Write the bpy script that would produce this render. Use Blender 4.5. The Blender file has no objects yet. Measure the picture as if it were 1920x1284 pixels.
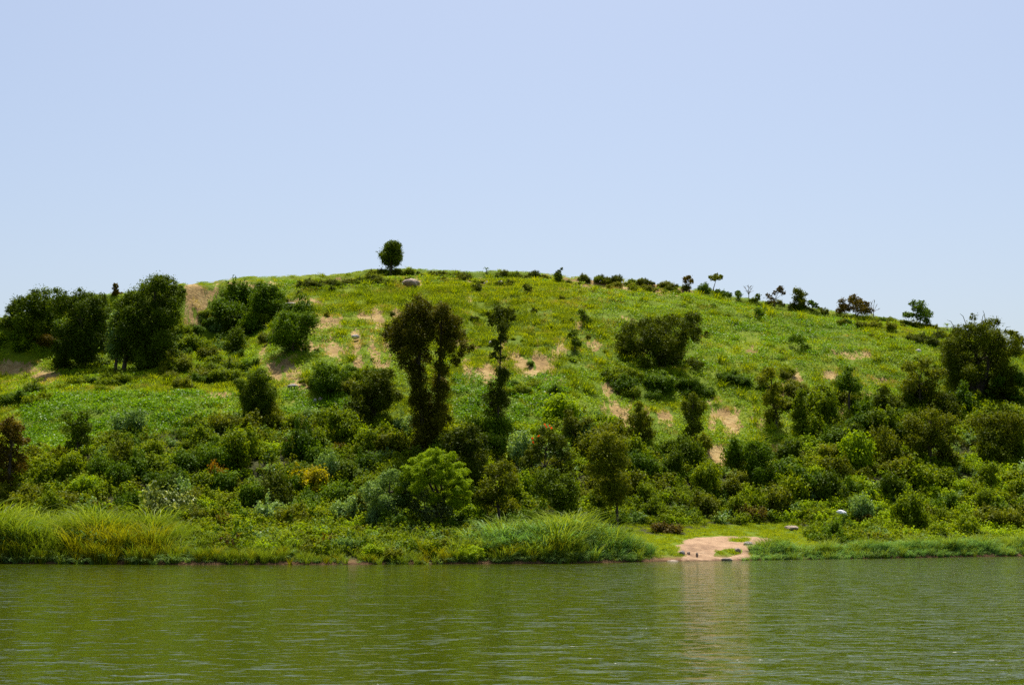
import bpy, math, random
import numpy as np
from math import radians, sin, cos, pi
random.seed(11); rng = np.random.default_rng(11)
sc = bpy.context.scene
COL = sc.collection

# ------------------------------------------------------------------ camera, sky, sun, exposure
EYE = 3.2; FPX = 2860.0; TH = math.atan(338 / FPX)
cam_d = bpy.data.cameras.new('camera'); cam = bpy.data.objects.new('camera', cam_d); COL.objects.link(cam)
cam.location = (0, 0, EYE); cam.rotation_euler = (pi / 2 + TH, 0, 0)
cam_d.sensor_width = 36; cam_d.lens = FPX * 36 / 1920; cam_d.clip_start = 0.1; cam_d.clip_end = 6000
sc.camera = cam
SUN_EL, SUN_AZ = radians(66), radians(4)          # azimuth from +Y towards +X
world = bpy.data.worlds.new('World'); sc.world = world; world.use_nodes = True
wn = world.node_tree; bg = wn.nodes['Background']
sky = wn.nodes.new('ShaderNodeTexSky'); sky.sky_type = 'NISHITA'; sky.sun_disc = False
sky.sun_elevation = SUN_EL; sky.sun_rotation = SUN_AZ
sky.altitude = 600; sky.air_density = 1.0; sky.dust_density = 4.6; sky.ozone_density = 1.0
wn.links.new(sky.outputs[0], bg.inputs[0]); bg.inputs[1].default_value = 0.108
sd = bpy.data.lights.new('sun', 'SUN'); sun = bpy.data.objects.new('sun', sd); COL.objects.link(sun)
sd.energy = 5.0; sd.angle = radians(0.6); sd.color = (1.0, 0.955, 0.87)
sun.rotation_euler = (-(pi / 2 - SUN_EL), 0, -SUN_AZ); sun.location = (40, 60, 120)
sc.view_settings.view_transform = 'Standard'; sc.view_settings.look = 'None'
sc.view_settings.exposure = 0.43; sc.view_settings.gamma = 1.0
sc.render.engine = 'CYCLES'
sc.cycles.max_bounces = 6; sc.cycles.transmission_bounces = 4; sc.cycles.diffuse_bounces = 3
sc.cycles.use_denoising = False; sc.cycles.sample_clamp_direct = 1.6; sc.cycles.sample_clamp_indirect = 4

# ------------------------------------------------------------------ picture <-> place
def ray(px, py):
    a = (np.asarray(px, float) - 960) / FPX; b = (642 - np.asarray(py, float)) / FPX
    dy = cos(TH) - b * sin(TH); dz = sin(TH) + b * cos(TH)
    return a / dy, dz / dy                             # s = X/Y, e = (Z-EYE)/Y
def proj(X, Y, Z):
    X = np.asarray(X, float); Y = np.asarray(Y, float); d = np.asarray(Z, float) - EYE
    w = Y * cos(TH) + d * sin(TH); u = -Y * sin(TH) + d * cos(TH)
    return 960 + FPX * X / w, 642 - FPX * u / w
def _h(ix, iy, seed):
    n = np.sin(ix * 127.1 + iy * 311.7 + seed * 74.7) * 43758.5453
    return n - np.floor(n)
def vn(x, y, seed=0):
    ix = np.floor(x); iy = np.floor(y); fx = x - ix; fy = y - iy
    fx = fx * fx * (3 - 2 * fx); fy = fy * fy * (3 - 2 * fy)
    return ((_h(ix, iy, seed) * (1 - fx) + _h(ix + 1, iy, seed) * fx) * (1 - fy)
            + (_h(ix, iy + 1, seed) * (1 - fx) + _h(ix + 1, iy + 1, seed) * fx) * fy) * 2 - 1
def fbm(x, y, seed=0, o=4):
    r = 0; a = 1.0; t = 0
    for k in range(o):
        r = r + a * vn(x, y, seed + k * 13); t += a; a *= .5; x = x * 2.03 + 7.1; y = y * 2.03 + 3.7
    return r / t

RIDGE = [(-900, 760), (-300, 660), (0, 602), (60, 585), (110, 566), (200, 556), (240, 550), (300, 541), (345, 532), (400, 531), (450, 520),
         (540, 520), (640, 516), (695, 509), (740, 508), (860, 509), (900, 512), (960, 513), (1050, 519), (1150, 525), (1250, 534),
         (1330, 547), (1440, 567), (1540, 581), (1640, 594), (1740, 611), (1800, 620), (1860, 640), (1920, 662), (2100, 700), (2900, 800)]
SHORE = [(-900, 1075), (0, 1056), (300, 1058), (600, 1058), (1050, 1056), (1150, 1054), (1240, 1052), (1330, 1051), (1400, 1050), (1600, 1047), (1920, 1042), (2900, 1030)]
YR = [(-900, 200), (0, 222), (300, 232), (600, 258), (900, 268), (1300, 262), (1700, 250), (1920, 240), (2900, 230)]
_rs, _re = ray(*np.array(RIDGE).T)
_ss, _se = ray(*np.array(SHORE).T)
_ys = -EYE / _se
_yrs, _ = ray(np.array([p[0] for p in YR]), np.full(len(YR), 540.)); _yr = np.array([p[1] for p in YR], float)
def _tab(pts):
    u = np.linspace(0, 1, 401); p = np.array(pts); z = np.interp(u, p[:, 0], p[:, 1])
    k = np.exp(-np.linspace(-2, 2, 9) ** 2); k /= k.sum()
    zz = np.convolve(np.pad(z, 4, mode='edge'), k, 'valid'); zz[0] = 0; zz[-1] = 1
    return zz
P_MID = _tab([(0, 0), (.012, .012), (.05, .028), (.13, .055), (.2, .10), (.32, .25), (.5, .475), (.7, .73), (.86, .90), (.955, .945), (.972, .985), (1, 1)])
P_LEFT = _tab([(0, 0), (.012, .012), (.05, .028), (.13, .055), (.2, .11), (.34, .27), (.5, .44), (.6, .52), (.72, .60), (.8, .66), (.86, .72), (.93, .96), (1, 1)])
P_BEACH = _tab([(0, 0), (.006, .006), (.03, .022), (.16, .057), (.2, .08), (.32, .24), (.5, .475), (.7, .73), (.86, .90), (.965, .955), (.975, .985), (1, 1)])
U = np.linspace(0, 1, 401)
def sstep(a, b, x):
    t = np.clip((x - a) / (b - a), 0, 1); return t * t * (3 - 2 * t)
def shoreY(s):
    return np.interp(s, _ss, _ys)
def smoothed(s, xs, ys, r=.006):
    return (np.interp(s - r, xs, ys) + 2 * np.interp(s, xs, ys) + np.interp(s + r, xs, ys)) / 4
def ground(X, Y, detail=True):
    X = np.asarray(X, float); Y = np.asarray(Y, float)
    s = X / Y
    ys = shoreY(s) + .8 * fbm(X * .12, X * 0 + 3, 5, 3) + .35 * fbm(X * .7, X * 0 + 1, 6, 2)
    yr = np.interp(s, _yrs, _yr); zr = EYE + smoothed(s, _rs, _re) * yr
    u = (Y - ys) / (yr - ys)
    wl = 1 - sstep(-.19, -.13, s); uc = np.clip(u, 0, 1)
    wb = sstep(.03, .07, s) * (1 - sstep(.21, .25, s))
    pm = np.interp(uc, U, P_MID) * (1 - wb) + np.interp(uc, U, P_BEACH) * wb
    z = zr * (pm * (1 - wl) + np.interp(uc, U, P_LEFT) * wl)
    over = np.maximum(u - 1, 0) * (yr - ys)
    z = z - (over * .04 + over ** 2 * .0012 * (over < 120) + (over >= 120) * (17.3 + (over - 120) * .29))
    z = np.where(u < 0, np.maximum((Y - ys) * .3, -3), z)
    z = np.maximum(z, -4)
    if detail:
        m = sstep(.1, .25, u) * (1 - sstep(.93, 1.0, u)) * (u > 0)
        z = z + m * (1.1 * fbm(X * .045, Y * .06, 1) + .45 * fbm(X * .16, Y * .2, 2) + .16 * fbm(X * .6, Y * .6, 3))
        # narrow cattle terraces following the slope
        zt = z + 1.2 * fbm(X * .03, Y * .03, 9)
        f = zt / 1.6; f = f - np.floor(f)
        z = z + m * sstep(.45, .75, u) * .22 * (sstep(0, .25, f) - f)
        z = z + (u > .003) * (1 - m) * .05 * fbm(X * .8, Y * .8, 4) + sstep(.9, 1, u) * (.45 * fbm(X * .12, Y * .1, 12) + .2 * fbm(X * .5, Y * .5, 14))
    return z
_YG = np.concatenate([np.arange(112, 290, .25)])
def at(px, py):
    """first point of the ground on the ray through a pixel"""
    s, e = ray(px, py); s = float(s); e = float(e)
    d = ground(s * _YG, _YG) - (EYE + e * _YG)
    k = np.argmax(d > 0)
    if d[k] <= 0:                                      # above the ridge: the nearest skyline point
        k = np.argmax(d)
    Y = _YG[k]; return s * Y, Y, float(ground(np.array([s * Y]), np.array([Y]))[0])
def at_many(px, py):
    s, e = ray(px, py); Yg = np.arange(112, 285, .5)
    out = np.zeros(len(s)); ok = np.zeros(len(s), bool)
    for a in range(0, len(s), 2000):
        S = s[a:a + 2000, None]; E = e[a:a + 2000, None]
        d = ground(S * Yg, np.broadcast_to(Yg, (len(S), len(Yg)))) - (EYE + E * Yg)
        k = np.argmax(d > 0, 1); out[a:a + 2000] = Yg[k]; ok[a:a + 2000] = d[np.arange(len(S)), k] > 0
    return s * out, out, ok

# bare earth seen through the grass (centre x, centre y, half width, half height, strength, tilt)
SOIL = [(362, 580, 22, 44, 1.2, .05), (440, 546, 42, 17, 1.2, 0), (395, 552, 20, 12, .6, 0), (30, 690, 55, 13, .75, .1), (85, 706, 34, 13, .6, .2), (235, 708, 30, 8, .5, 0),
        (560, 568, 40, 8, .9, 0), (520, 580, 26, 8, .6, 0), (700, 593, 28, 17, .95, .1), (745, 588, 10, 12, .9, 0), (612, 603, 26, 10, .8, 0), (575, 600, 16, 8, .6, 0),
        (666, 640, 10, 22, 1, 0), (671, 678, 9, 16, .95, 0), (702, 652, 9, 24, 1, -.15), (706, 680, 6, 16, .8, 0), (545, 690, 30, 20, .5, .4), (590, 645, 16, 16, .7, 0), (622, 655, 22, 15, .7, 0),
        (520, 700, 18, 14, .5, 0), (770, 530, 18, 10, 1, 0), (637, 529, 18, 7, .8, 0), (508, 534, 17, 6, .9, 0), (735, 512, 25, 3, .6, 0), (560, 722, 26, 6, .8, 0),
        (872, 690, 6, 18, 1, .1), (868, 705, 4, 14, .7, 0), (925, 675, 14, 16, .8, -.5), (918, 700, 16, 20, .8, .4), (1000, 682, 32, 17, .95, -.3), (975, 690, 14, 16, .8, .2), (1048, 655, 16, 14, .8, -.3),
        (1113, 646, 12, 10, .8, 0), (1086, 605, 8, 10, .9, 0), (1140, 728, 8, 12, .9, .3), (1160, 768, 26, 9, 1, .7), (1245, 782, 15, 12, .9, .2), (1180, 790, 12, 10, .7, .5),
        (1372, 795, 15, 20, 1, -.4), (1355, 775, 14, 12, .8, -.4), (1330, 748, 20, 8, .6, 0), (1388, 770, 18, 10, .6, 0), (1345, 854, 20, 19, 1.1, 0), (1460, 835, 18, 10, .8, 0),
        (1488, 712, 14, 18, 1, 0), (1555, 702, 13, 11, 1, 0), (1645, 714, 34, 6, .95, 0), (1512, 748, 16, 16, .9, .3), (1470, 740, 20, 12, .6, 0), (1620, 745, 18, 14, .6, 0), (1690, 780, 12, 10, .7, 0), (1625, 780, 10, 8, .7, 0),
        (1600, 664, 55, 7, .7, .05), (1410, 656, 11, 9, .8, 0), (1785, 745, 18, 8, .8, .2), (1860, 760, 15, 6, .6, 0), (1690, 628, 20, 5, .5, 0),
        (1075, 526, 26, 8, 1.3, 0), (1110, 530, 35, 9, 1.3, .06), (1150, 533, 42, 9, 1.3, .1), (1200, 538, 40, 9, 1.3, .1), (1250, 543, 44, 9, 1.3, .1), (1000, 520, 30, 3.5, .8, 0), (900, 530, 20, 8, .7, 0), (880, 560, 15, 6, .4, 0), (860, 640, 20, 6, .5, 0), (1180, 597, 30, 5, .4, 0),
        (825, 710, 10, 8, .7, 0), (985, 820, 14, 8, .5, 0), (405, 740, 30, 5, .8, 0), (330, 700, 20, 14, .4, 0)]
_r = random.Random(5)
for x0, x1, y0, y1, n in [(490, 730, 590, 700, 22), (860, 1060, 640, 712, 20), (1130, 1260, 725, 800, 8), (1330, 1500, 720, 815, 12), (1560, 1720, 690, 790, 8)]:
    for _ in range(n): SOIL.append((_r.uniform(x0, x1), _r.uniform(y0, y1), _r.uniform(2.5, 6), _r.uniform(9, 22), _r.uniform(.8, 1.15), _r.uniform(-.15, .5) if x0 < 800 else _r.uniform(-.1, .6)))
BEACH = [(1340, 1030, 64, 20, 1.3, 0), (1352, 1014, 60, 8, 1.3, 0), (1410, 1018, 44, 11, 1.2, 0), (1300, 1047, 34, 6, 1.1, 0), (1330, 1046, 62, 8, 1.2, 0), (1376, 1042, 30, 9, 1, 0)]
BEACH_HOLES = [(1362, 1036, 24, 8, 1.5, -.15), (1385, 1013, 22, 3.5, 1.2, 0), (1255, 1045, 24, 6, .8, 0)]
def ell(px, py, L):
    m = np.zeros_like(px)
    for cx, cy, rx, ry, st, ti in L:
        dx = px - cx; dy = py - cy; c, s_ = cos(ti), sin(ti)
        a = (dx * c + dy * s_) / rx; b = (-dx * s_ + dy * c) / ry
        m = np.maximum(m, st * np.clip(1.45 - np.sqrt(a * a + b * b), 0, 1) / 1.0)
    return m
def soil_at(X, Y, Z):
    px, py = proj(X, Y, Z)
    vis = (px > -60) & (px < 1990)
    m = ell(px, py, SOIL) * vis
    m = np.clip(m * 1.15, 0, 1.2) * (.9 + 1.7 * fbm(X * .8 + .2 * Y, Y * .16, 21, 4) + .45 * fbm(X * .3, Y * .25, 22, 2)) 
    return np.clip(m, 0, 1.2)
def beach_at(X, Y, Z):
    px, py = proj(X, Y, Z)
    n = .3 * fbm(X * .5, Y * .5, 31, 4)
    m = ell(px, py, BEACH); m = m + (m > 0) * n
    return np.clip(m - 1.1 * ell(px, py, BEACH_HOLES) * (1 + n), 0, 1.3)

# ------------------------------------------------------------------ materials
def nodes(name):
    m = bpy.data.materials.new(name); m.use_nodes = True; nt = m.node_tree
    return m, nt, nt.nodes['Principled BSDF'], nt.nodes['Material Output']
def noise_node(nt, scale, detail=4, rough=.55, vec=None, dist=0):
    n = nt.nodes.new('ShaderNodeTexNoise'); n.inputs['Scale'].default_value = scale
    n.inputs['Detail'].default_value = detail; n.inputs['Roughness'].default_value = rough; n.inputs['Distortion'].default_value = dist
    if vec is None:
        g = nt.nodes.new('ShaderNodeNewGeometry'); vec = g.outputs['Position']
    nt.links.new(vec, n.inputs['Vector']); return n.outputs['Fac']
def ramp(nt, fac, stops, interp='LINEAR'):
    r = nt.nodes.new('ShaderNodeValToRGB'); r.color_ramp.interpolation = interp
    while len(r.color_ramp.elements) < len(stops): r.color_ramp.elements.new(.5)
    for e, (p, c) in zip(r.color_ramp.elements, stops):
        e.position = p; e.color = (*c, 1) if len(c) == 3 else c
    nt.links.new(fac, r.inputs[0]); return r.outputs[0]
def mix(nt, fac, a, b, blend='MIX'):
    m = nt.nodes.new('ShaderNodeMix'); m.data_type = 'RGBA'; m.blend_type = blend
    for v, i in ((fac, 0), (a, 6), (b, 7)):
        if isinstance(v, (int, float)): m.inputs[i].default_value = v
        elif isinstance(v, tuple): m.inputs[i].default_value = (*v, 1)
        else: nt.links.new(v, m.inputs[i])
    return m.outputs[2]
def math_(nt, op, a, b=0, c=None, clamp=False):
    m = nt.nodes.new('ShaderNodeMath'); m.operation = op; m.use_clamp = clamp
    for i, v in enumerate((a, b, c)):
        if v is None: continue
        if isinstance(v, (int, float)): m.inputs[i].default_value = v
        else: nt.links.new(v, m.inputs[i])
    return m.outputs[0]
def attr(nt, name):
    a = nt.nodes.new('ShaderNodeAttribute'); a.attribute_name = name; return a.outputs['Fac']
def leaf_mat(name, lo, mid, hi, trans=.3, rough=.6, scale=.06, spec=.12):
    """leaves: each leaf its own tint (attribute v), whole plants and places vary too"""
    m, nt, p, out = nodes(name)
    v = attr(nt, 'v'); n = noise_node(nt, scale, 4); spec = min(spec, .06); trans = trans * 1.15
    lo, mid, hi = [(c_[0] * GAIN * 1.07, c_[1] * GAIN * 1.06, c_[2] * GAIN * (.8 if 'grey' in name or 'pale' in name or 'blue' in name or 'dry' in name else .35)) for c_ in (lo, mid, hi)]
    oi = nt.nodes.new('ShaderNodeObjectInfo')
    f = math_(nt, 'ADD', math_(nt, 'MULTIPLY', v, .6), math_(nt, 'MULTIPLY', n, 1.05))
    f = math_(nt, 'ADD', f, math_(nt, 'MULTIPLY', oi.outputs['Random'], .3))
    f = math_(nt, 'SUBTRACT', f, .50, clamp=True)
    c = ramp(nt, f, [(0.0, lo), (.45, mid), (.95, hi)])
    nt.links.new(c, p.inputs['Base Color']); p.inputs['Roughness'].default_value = rough
    p.inputs['Specular IOR Level'].default_value = spec
    t = nt.nodes.new('ShaderNodeBsdfTranslucent')
    tc = mix(nt, 1.0, c, (1.7, 1.6, .6), 'MULTIPLY'); nt.links.new(tc, t.inputs['Color'])
    ms = nt.nodes.new('ShaderNodeMixShader'); ms.inputs[0].default_value = trans
    nt.links.new(p.outputs[0], ms.inputs[1]); nt.links.new(t.outputs[0], ms.inputs[2]); nt.links.new(ms.outputs[0], out.inputs[0])
    return m
M = {}; GAIN = 1.42
M['dark'] = leaf_mat('dark_leaves', (.020, .036, .004), (.046, .074, .005), (.100, .145, .008), .22)
M['deep'] = leaf_mat('deep_green_leaves', (.022, .045, .004), (.052, .098, .006), (.11, .165, .010), .22)
M['mid'] = leaf_mat('green_leaves', (.040, .065, .004), (.090, .132, .006), (.170, .205, .008), .28)
M['bright'] = leaf_mat('bright_leaves', (.085, .140, .006), (.145, .215, .008), (.22, .29, .010), .3)
M['olive'] = leaf_mat('olive_leaves', (.038, .050, .005), (.080, .098, .007), (.15, .165, .012), .25)
M['darkolive'] = leaf_mat('dark_olive_leaves', (.020, .032, .003), (.046, .064, .004), (.105, .128, .007), .2)
M['cedar'] = leaf_mat('cedar_leaves', (.026, .030, .004), (.062, .062, .005), (.130, .122, .009), .2)
M['brown'] = leaf_mat('brown_leaves', (.035, .024, .006), (.075, .056, .010), (.13, .11, .015), .2)
M['grey'] = leaf_mat('grey_green_leaves', (.06, .11, .03), (.115, .185, .06), (.20, .28, .12), .25, rough=.42, spec=.5)
M['pale'] = leaf_mat('pale_leaves', (.03, .045, .012), (.09, .12, .035), (.42, .46, .26), .2, rough=.38, spec=.6)
M['yellow'] = leaf_mat('yellow_leaves', (.11, .12, .006), (.20, .18, .007), (.31, .25, .010), .3)
M['orange'] = leaf_mat('orange_leaves', (.08, .06, .01), (.16, .09, .012), (.26, .14, .02), .3)
M['grass'] = leaf_mat('meadow_grass', (.080, .125, .005), (.158, .205, .005), (.245, .265, .008), .3, scale=.06)
M['herb'] = leaf_mat('meadow_herbs', (.050, .105, .006), (.110, .185, .008), (.22, .30, .012), .3, rough=.5, scale=.08, spec=.3)
M['crop'] = leaf_mat('crop_leaves', (.045, .105, .008), (.090, .175, .010), (.16, .26, .018), .28, rough=.4, scale=.08, spec=.5)
M['dry'] = leaf_mat('dry_grass', (.15, .13, .02), (.26, .215, .05), (.40, .32, .11), .25, scale=.15)
M['reed'] = leaf_mat('reed_leaves', (.055, .09, .008), (.110, .155, .03), (.21, .26, .11), .3, rough=.45, scale=.12)
M['bluereed'] = leaf_mat('blue_green_reed_leaves', (.06, .13, .03), (.105, .20, .06), (.22, .32, .15), .25, rough=.42, scale=.12)
M['goldreed'] = leaf_mat('golden_reed_leaves', (.085, .09, .005), (.140, .145, .008), (.21, .21, .02), .3, scale=.2)
M['flower'] = leaf_mat('red_flowers', (.5, .03, .004), (.65, .06, .01), (.7, .12, .02), .25)
def bark_mat(name, a, b):
    m, nt, p, out = nodes(name)
    tc = nt.nodes.new('ShaderNodeTexCoord'); mp = nt.nodes.new('ShaderNodeMapping'); mp.inputs['Scale'].default_value = (6, 6, 1.2)
    nt.links.new(tc.outputs['Object'], mp.inputs[0]); n = noise_node(nt, 2.0, 6, .6, mp.outputs[0])
    nt.links.new(ramp(nt, n, [(.3, a), (.7, b)]), p.inputs['Base Color']); p.inputs['Roughness'].default_value = .9
    bp = nt.nodes.new('ShaderNodeBump'); bp.inputs['Distance'].default_value = .05; nt.links.new(n, bp.inputs['Height']); nt.links.new(bp.outputs[0], p.inputs['Normal'])
    return m
M['bark'] = bark_mat('brown_bark', (.035, .024, .015), (.11, .08, .05))
M['palebark'] = bark_mat('pale_bark', (.16, .13, .10), (.36, .31, .25))
def rock_mat(name, a, b, c):
    m, nt, p, out = nodes(name)
    n = noise_node(nt, 1.7, 8, .62); n2 = noise_node(nt, 9, 5, .6)
    col = ramp(nt, n, [(.3, a), (.5, b), (.72, c)])
    col = mix(nt, .35, col, ramp(nt, n2, [(.35, (.3, .28, .25)), (.65, (1, 1, 1))]), 'MULTIPLY')
    nt.links.new(col, p.inputs['Base Color']); p.inputs['Roughness'].default_value = .85
    bp = nt.nodes.new('ShaderNodeBump'); bp.inputs['Distance'].default_value = .12; nt.links.new(n2, bp.inputs['Height']); nt.links.new(bp.outputs[0], p.inputs['Normal'])
    return m
M['rock'] = rock_mat('tan_rock', (.26, .19, .13), (.42, .31, .22), (.55, .43, .32))
M['palerock'] = rock_mat('pale_rock', (.34, .31, .27), (.52, .48, .43), (.68, .64, .58))
M['greyrock'] = rock_mat('grey_rock', (.20, .18, .16), (.33, .29, .26), (.46, .41, .37))

# ------------------------------------------------------------------ mesh helpers
def new_mesh(name, V, F, mats, attrs=None, mat_idx=None, smooth=False):
    """V (n,3); F (m,k) quads or triangles, or a list of such arrays"""
    me = bpy.data.meshes.new(name); Fs = F if isinstance(F, list) else [F]
    V = np.asarray(V, np.float32)
    loops = np.concatenate([f.ravel() for f in Fs]).astype(np.int32) if Fs else np.zeros(0, np.int32)
    tot = np.concatenate([np.full(len(f), f.shape[1]) for f in Fs]).astype(np.int32)
    me.vertices.add(len(V)); me.vertices.foreach_set('co', V.ravel())
    me.loops.add(len(loops)); me.loops.foreach_set('vertex_index', loops)
    me.polygons.add(len(tot)); st = np.concatenate([[0], np.cumsum(tot)[:-1]]).astype(np.int32) if len(tot) else tot
    me.polygons.foreach_set('loop_start', st); me.polygons.foreach_set('loop_total', tot)
    for m in (mats if isinstance(mats, (list, tuple)) else [mats]): me.materials.append(m)
    if mat_idx is not None: me.polygons.foreach_set('material_index', np.asarray(mat_idx, np.int32))
    if smooth: me.polygons.foreach_set('use_smooth', np.ones(len(tot), bool))
    for k, (dom, typ, arr) in (attrs or {}).items():
        a = me.attributes.new(k, typ, dom)
        a.data.foreach_set('vector' if typ == 'FLOAT_VECTOR' else 'value', np.ascontiguousarray(arr).ravel())
    me.update(calc_edges=True); return me
def tag(o, label=None, cat=None, group=None, kind=None):
    if label: o['label'] = label
    if cat: o['category'] = cat
    if group: o['group'] = group
    if kind: o['kind'] = kind
    return o
def link(name, me, parent=None, loc=None):
    o = bpy.data.objects.new(name, me); COL.objects.link(o)
    if parent: o.parent = parent
    if loc is not None: o.location = loc
    return o
def kites(C, N, size, aspect=.55, v=None, fold=.18):
    """leaves: a kite at every centre C, facing N, of length size"""
    n = len(C); t = rng.normal(size=(n, 3)); t -= (t * N).sum(1, keepdims=True) * N; t /= np.linalg.norm(t, axis=1, keepdims=True) + 1e-9
    b = np.cross(N, t); L = np.asarray(size).reshape(-1, 1) * np.ones((n, 1)); W = L * aspect
    V = np.stack([C - t * L * .5, C - t * L * .05 + b * W * .5 + N * L * fold, C + t * L * .5, C - t * L * .05 - b * W * .5 + N * L * fold], 1).reshape(-1, 3)
    F = np.arange(4 * n).reshape(n, 4)
    return V, F, (rng.random(n) if v is None else v)
def blob_leaves(blobs, leaf, dens=1.25, up=.6, aspect=.55, inner=.25, loose=.13, lumps=True):
    """leaf kites through the outer shell of a union of ellipsoid lobes; blobs (n,6) = centre, radii"""
    Cs, Ns, Vv = [], [], []
    for bl in blobs:
        c = np.array(bl[:3]); r = np.array(bl[3:6]); d = bl[6] if len(bl) > 6 else 1
        area = 4 * pi * ((r[0] * r[1] + r[0] * r[2] + r[1] * r[2]) / 3)
        n = max(14, int(area / (leaf * leaf * aspect * .5) * dens * .5 * d))
        q = rng.normal(size=(n, 3)); q /= np.linalg.norm(q, axis=1, keepdims=True)
        rad = 1 - rng.normal(.3, .75, n) * loose * 1.2; k = rng.random(n) < inner; rad[k] = rng.uniform(.35, .9, k.sum())
        if lumps:
            ph = rng.uniform(0, 6, 3)
            rad = rad * (1 + .16 * np.sin(q[:, 0] * 5 + ph[0]) * np.sin(q[:, 1] * 5 + ph[1]) + .12 * np.sin(q[:, 2] * 8 + ph[2]) * np.sin(q[:, 0] * 9 + ph[0]))
        rad = rad + (rng.random(n) < .06) * rng.uniform(0, .25, n)
        C = c + q * r * rad[:, None]
        N = q * .55 + rng.normal(size=(n, 3)) * .52 + np.array([0, 0, up]); N /= np.linalg.norm(N, axis=1, keepdims=True)
        tint = np.clip(rng.random() * .4 + rng.random(n) ** 1.5 * .8, 0, 1.2)
        Cs.append(C); Ns.append(N); Vv.append(tint)
    C = np.concatenate(Cs); N = np.concatenate(Ns); v = np.concatenate(Vv)
    sz = leaf * rng.uniform(.6, 1.35, len(C))
    V, F, v = kites(C, N, sz, aspect, v); return V, F, v
def tube(pts, radii, k=6):
    pts = np.array(pts, float); n = len(pts); V = []
    for i in range(n):
        d = pts[min(i + 1, n - 1)] - pts[max(i - 1, 0)]; d /= np.linalg.norm(d) + 1e-9
        a = np.cross(d, [1, .13, 0] if abs(d[0]) < .9 else [0, 1, 0]); a /= np.linalg.norm(a); b = np.cross(d, a)
        for j in range(k):
            w = 2 * pi * j / k; V.append(pts[i] + radii[i] * (a * cos(w) + b * sin(w)))
    F = [[i * k + j, i * k + (j + 1) % k, (i + 1) * k + (j + 1) % k, (i + 1) * k + j] for i in range(n - 1) for j in range(k)]
    return np.array(V), np.array(F)
def cat_meshes(parts):
    V, F, o = [], [], 0
    for v, f in parts: V.append(v); F.append(f + o); o += len(v)
    return np.concatenate(V), np.concatenate(F)
def wobble(p0, p1, n, amp):
    p0 = np.array(p0, float); p1 = np.array(p1, float); t = np.linspace(0, 1, n)[:, None]
    w = rng.normal(size=(n, 3)) * amp * np.sin(t * pi); return p0 + (p1 - p0) * t + w
def rot_from(normals, spin):
    """XYZ eulers that spin about the local z and then tilt z to the normal"""
    n = normals / np.linalg.norm(normals, axis=1, keepdims=True)
    x = np.stack([np.cos(spin), np.sin(spin), np.zeros_like(spin)], 1); x -= (x * n).sum(1, keepdims=True) * n; x /= np.linalg.norm(x, axis=1, keepdims=True)
    y = np.cross(n, x)
    return np.stack([np.arctan2(y[:, 2], n[:, 2]), np.arcsin(np.clip(-x[:, 2], -1, 1)), np.arctan2(x[:, 1], x[:, 0])], 1)
def normal_at(X, Y):
    e = .8; gx = (ground(X + e, Y) - ground(X - e, Y)) / (2 * e); gy = (ground(X, Y + e) - ground(X, Y - e)) / (2 * e)
    n = np.stack([-gx, -gy, np.ones_like(gx)], 1); return n / np.linalg.norm(n, axis=1, keepdims=True)

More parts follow.
